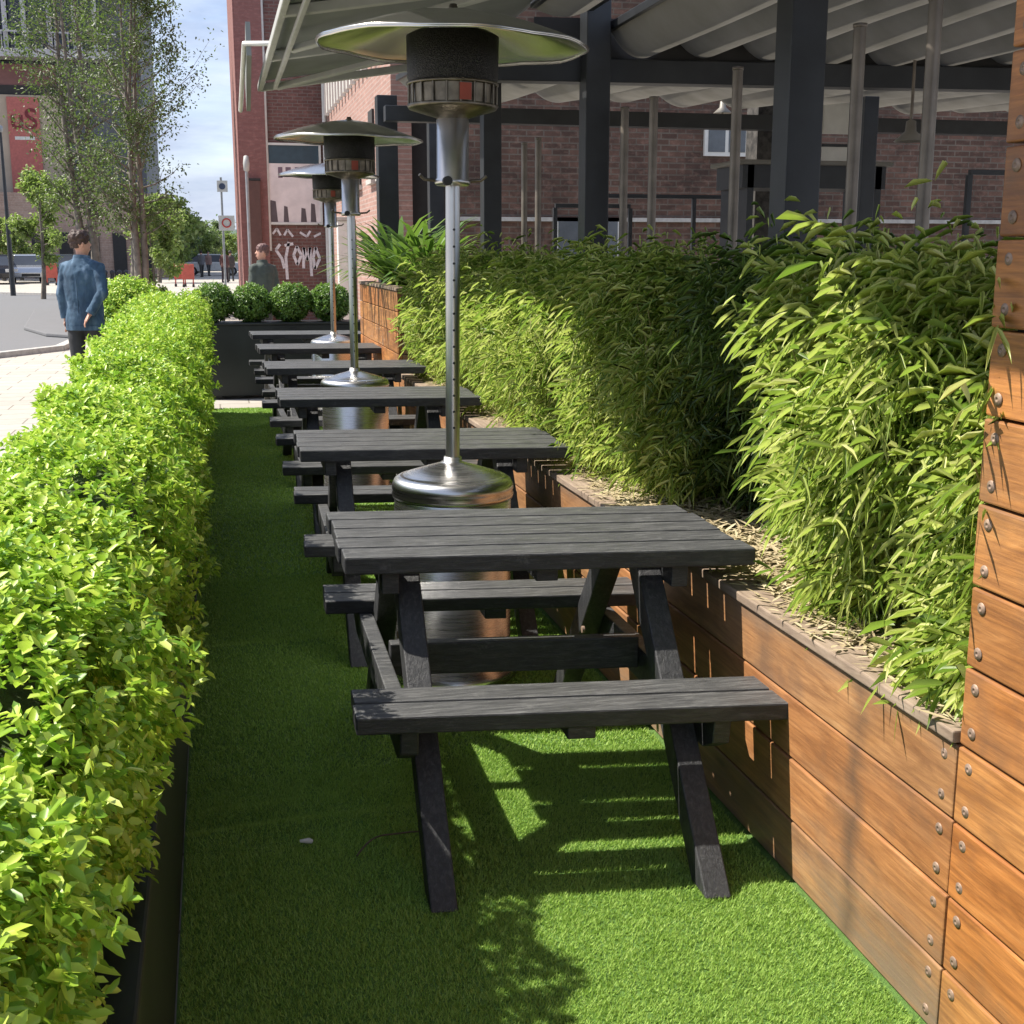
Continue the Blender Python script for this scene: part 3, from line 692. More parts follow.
ball(.375, 14.06, 1.02, .20, 'round clipped box ball left of the trio in the far planter')
ball(.80, 14.06, 1.02, .205, 'round clipped box ball in the middle of the far planter')
ball(1.23, 14.06, 1.02, .20, 'round clipped box ball behind the heater poles, right end of the planter')
ball(-.02, 14.06, 1.03, .20, 'round clipped box ball at the left end of the far planter, against the hedge')
t = thing('shrub', 'leafy darker green shrub behind the far end of the hedge, beside the road', 'shrub', (-.98, 14.9, 0))
n = 2600; d = unit(RNG.normal(0, 1, (n, 3))); P = d*np.array([[.38, .34, .40]])*(1-.25*RNG.uniform(0, 1, (n, 1))**2)+np.array([[0, 0, .80]])
V, Fq = shoots(P, d+RNG.normal(0, .4, (n, 3)), 6, .045, .012, .8, .1); npmesh('leaves', V, Fq, M['hedge'], t)
m = MB(); m.tube([(0, 0, 0), (0, 0, .5), (.02, 0, .9)], [.04, .03, .02], 8); m.lathe([(0, .45), (.25, .6), (.28, .8), (.22, 1.0), (0, 1.1)], n=12); m.build('stems', M['core'], t)

# ------------------------------------------------------------------ canopy over the bar terrace (right)
PX = 2.36
def post(x0, y, wd, z1, label):
    t = thing('steel_post', label, 'post', (x0, y, 0), 0, 'black canopy posts')
    MB().box(0, wd, 0, wd, 0, z1).build('shaft', M['black_paint'], t, bevel=.006)
    MB().box(-.05, wd+.05, -.05, wd+.05, 0, .015).build('base_plate', M['black_paint'], t)
post(2.30, 4.90, .155, 3.02, 'thickest black canopy post, rising from the bamboo right of centre')
post(2.27, 7.70, .155, 3.25, 'black canopy post just right of the big heater hood')
post(2.25, 10.65, .155, 3.2, 'black canopy post directly behind the big heater emitter')
post(1.56, 12.2, .19, 3.0, 'black canopy post between the middle heater and the big heater')
post(at(857, 8.3)[0], 8.3, .11, 2.62, 'slim black post standing inside the terrace right of the thickest post')
post(2.30, 13.7, .155, 3.2, 'farthest black canopy post behind the strap leaved plants')
CY = 7.9
b = thing('canopy_beam', 'black steel beam carrying the near edge of the wavy canopy', 'beam', (2.2, CY, 2.56))
MB().box(-.45, 7.5, -.07, .07, .03, .17).build('beam', M['black_paint'], b, bevel=.006)
MB().box(-.2, 7.5, .02, .05, .172, .42).build('fascia', M['dark'], b)
b.rotation_euler.z = R(-5.0)
b2 = thing('canopy_beam', 'second black steel beam farther back under the terrace canopy', 'beam', (2.2, 12.0, 2.74))
MB().box(-.6, 9, -.07, .07, 0, .14).build('beam', M['black_paint'], b2, bevel=.006)
def fabric_mat():
    m, nt, bs, out = newmat('off_white_awning_fabric')
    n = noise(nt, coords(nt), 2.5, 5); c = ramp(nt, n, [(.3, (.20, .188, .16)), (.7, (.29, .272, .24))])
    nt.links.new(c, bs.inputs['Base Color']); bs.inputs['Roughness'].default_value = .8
    tr_ = nt.nodes.new('ShaderNodeBsdfTranslucent'); nt.links.new(c, tr_.inputs[0]); mx = nt.nodes.new('ShaderNodeMixShader'); mx.inputs[0].default_value = .16
    nt.links.new(bs.outputs[0], mx.inputs[1]); nt.links.new(tr_.outputs[0], mx.inputs[2]); nt.links.new(mx.outputs[0], out.inputs[0]); return m
M['fabric'] = fabric_mat()
def grey_fabric():
    m = simple('grey_awning_fabric', (.20, .21, .20), .8, 0, .12, 3, .05); return m
M['greyfab'] = grey_fabric()
def wavy(name, x0, x1, y0, y1, z0, z1, per, sag, label, near_drop=.0, group=None):
    """pleated canopy: fabric slung between rails that run along Y"""
    t = thing(name, label, 'canopy', ((x0+x1)/2, (y0+y1)/2, z0), 0, group)
    nx = int((x1-x0)/per*14); ny = 24
    xs = np.linspace(x0, x1, nx); ysx = np.linspace(y0, y1, ny); X, Y = np.meshgrid(xs, ysx)
    ph = ((X-x0)/per) % 1.0; zc = z0 + (z1-z0)*(Y-y0)/(y1-y0)
    Z = zc - sag*(1-(2*ph-1)**2)*(1+.12*np.sin(X*3+Y))
    V = np.stack([X.ravel(), Y.ravel(), Z.ravel()], 1); i = (np.arange(ny-1)[:, None]*nx + np.arange(nx-1)[None, :]).ravel()
    ch(npmesh('fabric', V, np.stack([i, i+1, i+1+nx, i+nx], 1), M['fabric'], smooth=True), t)
    m = MB(); k = 0
    while x0+k*per <= x1+.01:
        x = x0+k*per; m.beam((x, y0, z0+.02), (x, y1, z1+.02), .05, .05); k += 1
    ch(m.build('rails', M['black_paint'], bevel=.004), t)
    return t
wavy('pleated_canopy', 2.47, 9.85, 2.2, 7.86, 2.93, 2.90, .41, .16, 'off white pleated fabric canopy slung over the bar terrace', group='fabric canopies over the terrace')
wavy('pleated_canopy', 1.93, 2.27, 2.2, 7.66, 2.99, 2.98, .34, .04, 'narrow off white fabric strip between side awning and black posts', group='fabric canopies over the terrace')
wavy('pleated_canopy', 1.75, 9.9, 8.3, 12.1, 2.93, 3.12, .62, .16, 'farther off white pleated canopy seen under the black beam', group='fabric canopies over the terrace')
# side awning towards the tables: grey underside, white edge rails and cross bars
aw = thing('side_awning', 'grey awning with white edge rails hanging out over the tables', 'awning', (.5, 5, 2.9))
def awz(x, y): return 2.72 + .012*(9.6-y)*0 + (x-.42)*.16
m = MB(); XA0, XA1, YA0, YA1 = .385, 1.90, .4, 9.6
g = [(x, y) for y in np.linspace(YA0, YA1, 24) for x in np.linspace(XA0, XA1, 8)]
m.add([(x, y, awz(x, y)+.035+.012*math.sin(y*2.7)) for x, y in g], [(a*8+c, a*8+c+1, a*8+9+c, a*8+8+c) for a in range(23) for c in range(7)], True)
ch(m.build('fabric', M['greyfab']), aw)
m = MB()
m.beam((XA0, YA0, awz(XA0, 0)), (XA0, YA1, awz(XA0, 0)), .036, .05); m.beam((XA0+.075, YA0, awz(XA0, 0)-.035), (XA0+.09, YA1-.35, awz(XA0, 0)-.035), .028, .03)
ch(m.build('edge_rail', M['rail_grey'], bevel=.006), aw)
for y in (9.57, 8.1, 6.6):
    m = MB(); m.beam((XA0, y, awz(XA0, 0)-.004), (XA1, y, awz(XA1, 0)-.004), .06, .05, side=(0, 1, 0)); ch(m.build('cross_bar', M['rail_grey'], bevel=.005), aw)
for y in (9.3, 7.6):
    m = MB(); m.beam((XA0+.1, y, awz(XA0, 0)-.03), (XA1, y-1.35, awz(XA1, 0)-.03), .045, .035); ch(m.build('folding_arm', M['rail_grey'], bevel=.005), aw)
m = MB(); m.beam((.27, 8.2, 2.83), (.30, 9.7, 2.66), .03, .20, side=(1, 0, 0)); ch(m.build('side_valance', M['greyfab']), aw)
ch(MB().tube([(.245, 9.75, 2.57), (.245, 8.2, 2.80), (.44, 8.15, 2.80)], .016, 8).build('drop_arm', M['white_metal']), aw)
# roof member joining awning and terrace
ab = thing('canopy_beam', 'dark beam running lengthways between side awning and pleated canopy', 'beam', (1.92, 1, 3.08))
MB().box(-.03, .07, -.6, 8.9, -.03, .08).build('beam', M['black_paint'], ab)
# freestanding weathered poles
PZ = [4.10, 4.63, 5.8, 6.98, 7.5, 9.6, 10.05]
g0 = None
lbl = ['tallest looking weathered pole, just left of the plank wall top', 'weathered pole right beside the thickest black post, on its right', 'weathered pole standing alone left of the thickest black post',
       'right one of the two weathered poles in front of the brick wall window', 'left one of the two weathered poles in front of the brick wall window', 'right one of the two thin poles beside the second black post', 'left one of the two thin poles beside the second black post']
for k, y in enumerate(PZ):
    if g0 is None:
        g0 = thing('steel_pole', 'x', 'pole', (0, 0, 0), 0, 'weathered poles behind the bamboo')
        MB().tube([(0, 0, 0), (0, 0, 2.40)], .0245, 14).build('pole', M['bronze'], g0)
        MB().lathe([(.0245, 2.395), (.027, 2.396), (.027, 2.41), (0, 2.415)], n=14).build('end_cap', M['bronze'], g0); p = g0
    else: p = copy_tree(g0)
    p.location = (2.455, y, 0); p['label'] = lbl[k]

# terrace fittings seen through the posts
def rail_frame(x0, x1, y, z1, label, mids=()):
    t = thing('guard_rail', label, 'railing', (x0, y, 0), 0, 'black railings on the terrace')
    MB().beam((0, 0, z1), (x1-x0, 0, z1), .04, .04, side=(0, 1, 0)).build('top_rail', M['black_paint'], t)
    for x in (0, x1-x0) + tuple(mids): MB().beam((x, 0, 0), (x, 0, z1-.02), .04, .04).build('upright', M['black_paint'], t)
    MB().beam((0, 0, z1*.55), (x1-x0, 0, z1*.55), .03, .03, side=(0, 1, 0)).build('mid_rail', M['black_paint'], t)
rail_frame(4.0, 6.3, 13.0, 2.14, 'black square railing before the brick wall', (1.05,))
rail_frame(3.4, 4.2, 12.6, 2.02, 'small black railing between the two pairs of weathered poles')
rail_frame(5.9, 8.9, 9.2, 2.18, 'long black railing right of the thickest post', (1.6, 2.1))
t = thing('high_table', 'dark high table with pale top beside the thickest black post', 'table', (at(762, 11.0)[0]+.35, 11.0, .30))
MB().box(-.75, .75, -.35, .35, 2.02, 2.06).build('table_top', M['fabric'], t, bevel=.01)
for x in (-.65, .6): MB().box(x, x+.06, -.3, .3, 0, 2.02).build('leg', M['black_paint'], t)
MB().box(-.7, .7, -.3, .3, 1.82, 2.018).build('apron', M['black_paint'], t)
t = thing('service_pillar', 'rough dark pillar beneath the high table by the thickest post', 'pillar', (at(760, 12.3)[0], 12.3, 0))
MB().box(-.14, .14, -.14, .14, 0, 3.1).build('shaft', simple('rough_dark_pillar', (.05, .045, .04), .8, 0, .8, 18, .6), t)
M['lampshade'] = simple('dusty_enamel_shade', (.22, .20, .17), .5)
def pendant(x, y, z, label):
    t = thing('pendant_lamp', label, 'lamp', (x, y, z), 0, 'pendant lamps under the canopy')
    MB().lathe([(.012, .13), (.03, .12), (.035, .06), (.10, .0), (.097, -.003), (.03, .05)], n=24).build('lamp_shade', M['lampshade'], t)
    MB().tube([(0, 0, .12), (0, 0, 2.95-z)], .010, 8).build('rod', M['bronze'], t)
pendant(at(903, 7.4)[0], 7.4, at(903, 7.4, 141)[2], 'cream pendant lamp on a rod right of the thickest post')
pendant(at(718, 13.2)[0], 13.2, at(718, 13.2, 113)[2], 'cream pendant lamp hanging before the brick wall')
t = thing('menu_board', 'white notice board hanging beside the thickest post', 'board', (at(835, 11.9)[0], 11.9, at(835, 11.9, 134)[2]+.15))
MB().box(-.2, .2, -.015, .015, -.15, .42).build('panel', M['white_metal'], t); MB().box(-.2, .2, -.018, .018, .42, .45).build('top_bar', M['black_paint'], t)
for k, (x, z, w_, h_) in enumerate(((at(835, 11.95)[0], at(835, 11.95, 180)[2], .2, .32), )):
    t = thing('menu_board', 'smaller white board hanging below the white notice board', 'board', (x, 11.95, z))
    MB().box(-w_, w_, -.012, .012, 0, h_).build('panel', M['white_metal'], t); MB().box(-w_, w_, -.016, .016, h_, h_+.03).build('top_bar', M['black_paint'], t)
tag(sheet('terrace_floor', 2.06, 12, 0, 15.9, .002, M['kerb']), kind='structure')

# ------------------------------------------------------------------ brick buildings (right, rear)
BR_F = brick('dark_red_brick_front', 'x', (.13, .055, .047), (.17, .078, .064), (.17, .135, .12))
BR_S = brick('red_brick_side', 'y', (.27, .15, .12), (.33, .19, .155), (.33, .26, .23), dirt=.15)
BR_R = brick('old_brick_rear', 'x', (.075, .040, .028), (.15, .078, .054), (.14, .115, .09), dirt=.8)
PIL = brick('smooth_red_brick', 'x', (.20, .085, .075), (.23, .10, .088), (.21, .10, .09), dirt=.1)
PILS = brick('smooth_red_brick_side', 'y', (.20, .085, .075), (.23, .10, .088), (.21, .10, .09), dirt=.1)
bb = thing('brick_building', 'tall dark red brick building with a poster and white graffiti', 'building', (2.6, 30, 0))
def bx(name, mat, par, *a, bevel=0): return ch(MB().box(*a).build(name, mat, bevel=bevel), par)
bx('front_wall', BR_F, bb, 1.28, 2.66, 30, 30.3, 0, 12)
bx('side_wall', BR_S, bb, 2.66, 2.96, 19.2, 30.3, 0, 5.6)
bx('pilaster', PIL, bb, .69, 1.278, 29.85, 30.6, 0, 12); bx('pilaster_side', PILS, bb, .66, .688, 29.85, 36, 0, 12)
bx('core', M['dark'], bb, 1.3, 2.64, 30.32, 36, 0, 11.9); bx('core', M['dark'], bb, 2.98, 8, 19.5, 30, 0, 5.5)
bx('eaves', M['white_metal'], bb, 2.50, 3.1, 19.1, 29.98, 5.60, 5.75)
bx('roof', simple('grey_slate_roof', (.12, .12, .13), .8), bb, 2.5, 8.1, 19.1, 29.98, 5.752, 5.95)
for k in range(16):
    y = 20.2+k*.6; bx('eaves_slat', M['white_metal'], bb, 2.56, 2.655, y, y+.16, 4.55, 5.595)
for y in (19.9, 21.2, 23.2, 26.0):
    wn = bx('window', M['dark'], bb, 2.62, 2.658, y, y+.55, 2.75, 3.85)
    s = MB().box(2.57, 2.657, y-.08, y+.63, 2.67, 2.748).build('sill', M['kerb']); s.parent = wn; s.matrix_parent_inverse = Matrix.Translation(-Vector(bb.location))
for o_ in [o for o in bpy.data.objects if o.name.startswith('sill')]:
    o_.matrix_parent_inverse = (o_.parent.matrix_parent_inverse @ Matrix.Identity(4)).inverted() @ Matrix.Identity(4) if False else Matrix.Identity(4)
ch(MB().tube([(1.285, 29.93, 1.6), (1.285, 29.93, 12)], .045, 10).build('downpipe', M['white_metal']), bb)
ch(MB().tube([(2.61, 29.90, .0), (2.61, 29.90, 5.6)], .05, 10).build('downpipe', M['white_metal']), bb)
pw = thing('pale_pillar', 'pale rendered pillar visible between the two farther heater poles', 'pillar', (at(345, 24.5)[0], 24.5, 0))
MB().box(-.14, .14, -.12, .12, 0, 2.15).build('shaft', M['white_metal'], pw, bevel=.02); MB().box(-.17, .17, -.15, .15, 2.152, 2.22).build('capstone', M['kerb'], pw, bevel=.01)
# poster board
pb = thing('poster_board', 'framed poster board with dark band on the brick front', 'poster', (1.88, 29.97, 2.19))
def pbx(name, mat, x0, x1, z0, z1, y=0, th=.03): return MB().box(x0, x1, -th-y, -y, z0, z1).build(name, mat, pb)
fr = MB(); W2 = .63; Hh = 1.81
for a in ((-W2, W2, 0, .05), (-W2, W2, Hh-.05, Hh), (-W2, -W2+.05, .052, Hh-.052), (W2-.05, W2, .052, Hh-.052)): fr.box(a[0], a[1], -.06, 0, a[2], a[3])
fr.build('frame', M['white_metal'], pb)
pbx('poster_sheet', simple('pinkish_poster_paper', (.72, .63, .61), .6, 0, .15, 3), -W2+.05, W2-.05, .05, 1.36)
pbx('header_band', simple('dark_teal_band', (.03, .06, .08), .5), -W2+.05, W2-.05, 1.362, Hh-.05)
pg = MB()
for x, w_, h_ in ((-.48, .18, .52), (-.20, .12, .40), (.20, .14, .36), (.42, .13, .46)):
    pg.prism([(x-w_/2, .06), (x+w_/2, .06), (x+w_*.3, h_), (x-w_*.35, h_*1.05)], -.034, -.031, 'y')
pg.build('printed_figures', simple('dark_print', (.10, .075, .08), .6), pb)
pg = MB()
for x, z, w_, h_ in ((-.30, 1.16, .10, .12), (-.12, 1.20, .12, .08), (.08, 1.18, .10, .10), (.26, 1.22, .08, .06)): pg.box(x-w_/2, x+w_/2, -.034, -.031, z-h_, z+h_)
pg.build('printed_heading', simple('violet_print', (.18, .12, .15), .6), pb)
# graffiti: jagged painted letters lying on the brick
M['spray'] = simple('white_spray_paint', (.62, .58, .60), .7, 0, .2, 20, 0)
gr = MB()
def stroke(pts, wd):
    for (x0, z0), (x1, z1) in zip(pts[:-1], pts[1:]): gr.beam((x0, 29.994, z0), (x1, 29.994, z1), .010, wd, side=(0, 1, 0))
for pts in ([(1.52, 1.75), (1.42, 1.62), (1.55, 1.42), (1.60, 1.2)], [(1.72, 1.80), (1.64, 1.45), (1.66, .95)], [(1.62, 1.72), (1.82, 1.76)],
            [(1.90, 1.70), (1.82, 1.50), (1.90, 1.28), (2.0, 1.5), (1.90, 1.70)], [(2.04, 1.20), (2.06, 1.68), (2.13, 1.38), (2.20, 1.68), (2.22, 1.02)],
            [(2.33, 1.68), (2.42, 1.42), (2.30, 1.18), (2.27, 1.45), (2.33, 1.68)]): stroke(pts, .065)
for pts in ([(1.36, 1.98), (1.46, 2.1), (1.54, 1.95)], [(1.62, 1.95), (1.70, 2.08), (1.82, 1.92)], [(1.98, 2.02), (2.14, 1.92), (2.22, 2.05)], [(2.3, 1.92), (2.46, 2.0)]): stroke(pts, .05)
ch(gr.build('graffiti', M['spray']), bb)
rb = thing('rear_brick_building', 'old brick building behind the terrace with small white framed windows', 'building', (7, 16.2, 0))
bx('wall', BR_R, rb, 2.97, 16, 16.0, 16.4, 0, 7)
bx('plinth_band', M['kerb'], rb, 2.97, 16, 15.95, 15.998, 1.95, 2.0)
for x, z, w_, h_ in ((at(700, 16)[0], at(700, 16, 156)[2], .62, .42), (4.3, .9, .9, 1.1)):
    f = bx('window', M['white_metal'], rb, x, x+w_, 15.95, 15.998, z, z+h_)
    for a, b_ in ((x+.05, x+w_/2-.025), (x+w_/2+.025, x+w_-.05)):
        pn = MB().box(a, b_, 15.944, 15.949, z+.05, z+h_-.05).build('pane', simple('dim_glass', (.10, .11, .12), .15)); pn.parent = f
        pn.matrix_parent_inverse = Matrix.Identity(4)
# fix pane/sill parenting: parents' world matrix is identity after ch()

# ------------------------------------------------------------------ left street buildings
lb_ = thing('office_building', 'dark grey multi storey building with maroon panels and a red banner', 'building', (-16, 88, 0))
GREY = simple('dark_grey_cladding', (.085, .09, .10), .6, 0, .15, .6); MAR = simple('maroon_panel', (.10, .03, .035), .6, 0, .15, .5)
RED = simple('dull_red_band', (.20, .09, .08), .7, 0, .15, .6); BEI = simple('beige_render', (.42, .34, .26), .85, 0, .15, .8)
GLS = simple('dark_office_glass', (.035, .04, .05), .12, 0, .3, .4, 0); MUL = simple('pale_mullion', (.42, .41, .42), .5)
bx('wall', GREY, lb_, -40, -4.0, 88, 110, 0, 13.4)
bx('wall', GLS, lb_, -40, -6.2, 87.0, 109, 14.0, 34); bx('wall', GREY, lb_, -6.198, -4.0, 87.6, 110, 13.4, 34)
bx('balcony', MUL, lb_, -40, -5.2, 86.2, 87.98, 13.45, 13.95)
bx('red_band', RED, lb_, -40, -9.2, 87.6, 87.98, 11.9, 13.2); bx('beige_wall', BEI, lb_, -40, -8.9, 87.3, 87.97, 0, 11.3)
bx('soffit', M['dark'], lb_, -40, -9.3, 87.5, 87.96, 11.302, 11.898)
bx('maroon_panel', MAR, lb_, -14.4, -12.2, 86.7, 86.99, 14.2, 34)
for k, x in enumerate((-15.0, -12.0, -10.9, -9.4, -7.9, -6.7)):
    bx('mullion', MUL, lb_, x, x+.28, 86.6, 86.69, 14.0, 34 if k % 2 == 0 else 22)
for z in (17.5, 21.0, 24.5): bx('floor_band', GREY, lb_, -40, -6.3, 86.9, 86.985, z, z+.5)
bx('handrail', MUL, lb_, -40, -5.3, 86.22, 86.3, 14.9, 15.0)
for k in range(14): bx('baluster', MUL, lb_, -16+k*.78, -15.94+k*.78, 86.23, 86.29, 13.96, 14.9)
bn = thing('wall_banner', 'tall red banner reading uS on the beige wall', 'banner', (at(24, 87.2, 123)[0], 87.2, at(24, 87.2, 97)[2]-4.5))
bs = simple('faded_red_banner', (.42, .13, .11), .8)
MB().box(-.95, .95, -.04, .04, -1.6, 4.5).build('banner_cloth', bs, bn)
def text(body, size, mat, parent, loc, name='lettering'):
    cu = bpy.data.curves.new('lettering', 'FONT'); cu.body = body; cu.size = size; cu.extrude = .01; cu.offset = size*.012
    cu.align_x = 'CENTER'; o = bpy.data.objects.new('tmp', cu); col.objects.link(o)
    bpy.context.view_layer.update(); dg = bpy.context.evaluated_depsgraph_get()
    me = bpy.data.meshes.new_from_object(o.evaluated_get(dg)); bpy.data.objects.remove(o)
    me.materials.clear(); me.materials.append(mat)
    k = bpy.data.objects.new(name, me); col.objects.link(k); k.parent = parent; k.location = loc; k.rotation_euler = (PI/2, 0, 0); return k
text('uS', 1.75, simple('dark_red_lettering', (.16, .02, .025), .7), bn, (0, -.06, 2.6))
MB().box(-.6, .6, -.05, -.042, 1.9, 2.1).build('printed_line', M['white_metal'], bn)
# brown viaduct-like low wall behind the trees
vw = thing('brick_wall', 'long pinkish brown brick wall behind the street trees', 'wall', (-10, 84, 0))
bx('wall', brick('pinkish_brick', 'x', (.33, .22, .17), (.40, .28, .22), (.42, .34, .28), 2), vw, -34, -2.6, 84, 84.5, 0, 5.2)
for k in range(6): bx('arch_recess', M['dark'], vw, -12.5+k*1.6, -11.7+k*1.6, 83.9, 83.998, 0, 2.8)

# ------------------------------------------------------------------ trees
def tree(name, label, x, y, h, trunk_r, crown, n_tw, leaf, lmat, bmat, group=None, stems=1, lean=0, dens=8, z0=.25, seed=1):
    """tapered trunk(s) with limbs; leaves in tufts at the twig ends, so the crown stays uneven and open"""
    rnd = random.Random(seed)
    t = thing(name, label, 'tree', (x, y, 0), 0, group); m = MB(); ends = []
    for s in range(stems):
        bx0 = rnd.uniform(-.2, .2)*(stems > 1); top = Vector((lean+rnd.uniform(-.15, .15)*h*.3, rnd.uniform(-.1, .1)*h*.3, h*rnd.uniform(.86, .98)))
        k = 7; pts = []
        for q in range(k):
            u = q/(k-1); pts.append(Vector((bx0, 0, 0)).lerp(top, u) + Vector((math.sin(u*5+s)*.02*h*.5, math.cos(u*4+s)*.02*h*.5, 0)))
        m.tube(pts, [trunk_r*(1-.85*q/(k-1)) for q in range(k)], 8)
        for b in range(n_tw):
            u = z0 + (1-z0)*((b+rnd.random())/n_tw); p = Vector((bx0, 0, 0)).lerp(top, u)
            f = crown*math.sin(min(1, max(.06, (u-z0)/(1-z0)*.92+.10))*PI)**.6*rnd.uniform(.6, 1.1)
            a = rnd.uniform(0, 2*PI); up_ = rnd.uniform(.25, 1.0)
            d = Vector((math.cos(a), math.sin(a), up_))*f
            mid = p+d*.5+Vector((0, 0, -.06*f)); r = trunk_r*(1-.85*u)*.45
            m.tube([p, mid, p+d], [r, r*.6, r*.22], 5)
            for c in range(3):
                st = p.lerp(p+d, rnd.uniform(.35, .95)); a2 = a+rnd.uniform(-1.2, 1.2); dd = Vector((math.cos(a2), math.sin(a2), rnd.uniform(.0, 1.2)))*f*rnd.uniform(.25, .5)
                m.tube([st, st+dd], [r*.35, r*.12], 4); ends += [st+dd, st+dd*.6]
            ends += [p+d, mid.lerp(p+d, .5)]
    m.build('trunk', bmat, t)
    E = np.array([tuple(e) for e in ends]); rg = np.random.default_rng(seed)
    E = np.repeat(E, dens, 0) + rg.normal(0, crown*.11, (len(E)*dens, 3))
    D = rg.normal(0, 1, E.shape); N = rg.normal(0, .5, E.shape)+np.array([[0, 0, 1.]])
    V, Fq = leaf_mesh(E, D, N, leaf*rg.uniform(.6, 1.3, len(E)), leaf*.34*rg.uniform(.7, 1.2, len(E)), .3, .2)
    npmesh('crown', V, Fq, lmat, t); return t
tree('street_tree', 'sparse multi stemmed tree at the pavement edge, its twigs crossing the sky', at(134, 33)[0], 33, 8.6, .10, 1.45, 32, .075, M['tree_dull'], M['birch'], 'street trees on the left', 3, .1, 16, .22, 3)
tree('street_tree', 'sparse tall tree left of the multi stemmed one, above the man', at(90, 38)[0], 38, 10.5, .13, 1.7, 34, .085, M['tree_dull'], M['birch'], 'street trees on the left', 3, -.1, 14, .22, 5)
tree('street_tree', 'bright yellow green young tree beside the lamp post', at(40, 46)[0], 46, 4.3, .09, .95, 22, .14, M['tree_fresh'], M['bark'], 'street trees on the left', 1, 0, 22, .3, 8)
tree('street_tree', 'small fresh green tree at the foot of the multi stemmed tree', at(152, 40)[0], 40, 2.9, .05, .75, 20, .12, M['tree_fresh'], M['bark'], 'street trees on the left', 1, 0, 26, .1, 9)
FT = [(158, 70, 5.6, 'fresh'), (172, 84, 6.2, 'fresh'), (186, 96, 5.6, 'mid'), (198, 105, 4.8, 'fresh'), (208, 118, 4.6, 'mid'), (219, 128, 4.9, 'mid'), (228, 120, 4.2, 'fresh'), (146, 92, 7.2, 'mid'), (166, 120, 8.0, 'mid'), (182, 135, 7.0, 'mid'), (202, 150, 6.2, 'mid'), (222, 155, 6.6, 'mid'), (20, 79, 4.2, 'fresh'), (2, 77, 4.6, 'fresh')]
wt = ['leftmost of the far trees right of the street trees', 'bright round far tree, second from the left', 'darker far tree in the gap between buildings', 'small bright tree in the middle of the gap', 'low dull tree near the middle of the gap', 'far tree next to the brick pilaster', 'small bright tree against the brick pilaster',
      'far tree right behind the multi stemmed street tree', 'tall far tree in the second rank at the left of the gap', 'second rank tree above the small bright ones', 'second rank tree near the horizon in mid gap', 'most distant tree, touching the pilaster', 'yellow green tree behind the parked silver car', 'yellow green tree at the left edge of the photo']
for k, (px, y, h, kd) in enumerate(FT):
    tree('distant_tree', wt[k], at(px, y)[0], y, h*.78, .12, h*.25, 22, h*.045, M['tree_fresh' if kd == 'fresh' else 'tree_mid'], M['bark'], 'trees down the street', 1, 0, 14, .15, 20+k)
# far blue-green ridge
hl = MB(); rr = random.Random(4); xs = [-160+k*8 for k in range(50)]; zz = [7+2.5*math.sin(k*.7)+rr.uniform(-.8, .8) for k in range(50)]
hl.add([(x, 420, -.1) for x in xs]+[(x, 440, z) for x, z in zip(xs, zz)]+[(x, 520, z*.9) for x, z in zip(xs, zz)], [(k, k+1, 51+k, 50+k) for k in range(49)]+[(50+k, 51+k, 101+k, 100+k) for k in range(49)])
tag(hl.build('hills', M['hill']), kind='structure')

# ------------------------------------------------------------------ street furniture
x, y, z = at(10, 50); lp = thing('street_lamp', 'dark slim lamp post rising beside the yellow green tree', 'lamp post', (x, y, 0))
MB().tube([(0, 0, 0), (0, 0, .9), (0, 0, at(10, 50, 132)[2])], [.10, .09, .045], 12).build('post', M['black_paint'], lp)
MB().lathe([(.045, at(10, 50, 132)[2]-.02), (.09, at(10, 50, 132)[2]+.02), (.09, at(10, 50, 132)[2]+.2), (0, at(10, 50, 132)[2]+.25)], n=12).build('lantern', M['grey_metal'], lp)
x, y, z = at(250, 28.6); sp_o = thing('street_pole', 'grey post with a pale lantern head in front of the brick pilaster', 'post', (x, y, 0))
MB().tube([(0, 0, 0), (0, 0, 3.3)], .035, 10).build('post', M['grey_metal'], sp_o); MB().lathe([(0, 3.25), (.06, 3.3), (.07, 3.45), (.05, 3.6), (0, 3.62)], n=14).build('head', M['rail_grey'], sp_o)
x = at(257, 29.5)[0]; cb_ = thing('cable_cabinet', 'tall narrow brown box fixed to the brick beside the grey post', 'cabinet', (x, 29.70, 0))
MB().box(-.14, .14, 0, .14, .3, 3.15).build('body', simple('brown_cover', (.10, .045, .035), .6), cb_, bevel=.01); MB().box(-.15, .15, -.01, .14, 3.152, 3.2).build('lid', M['dark'], cb_)
x, y, z = at(228, 42); sg = thing('road_sign', 'white square sign with a red ring beside the pilaster', 'sign', (x, 42, 0))
MB().tube([(-.12, 0, 0), (-.12, 0, 3.9)], .035, 8).build('post', M['grey_metal'], sg)
MB().box(-.25, .25, -.05, -.036, 2.25, 2.72).build('plate', M['white_metal'], sg)
rg = MB(); rg.tube([(.13*math.cos(a), -.056, 2.49+.13*math.sin(a)) for a in [2*PI*k/20 for k in range(21)]], .022, 6, caps=False); rg.build('red_ring', simple('sign_red', (.5, .04, .03), .5), sg)
MB().box(-.25, .08, -.05, -.036, 3.45, 3.80).build('plate', M['white_metal'], sg); rg = MB(); rg.tube([(-.09, -.052, 3.62), (-.09, -.058, 3.62)], .10, 14); rg.build('blue_disc', simple('sign_blue_grey', (.06, .08, .14), .5), sg)

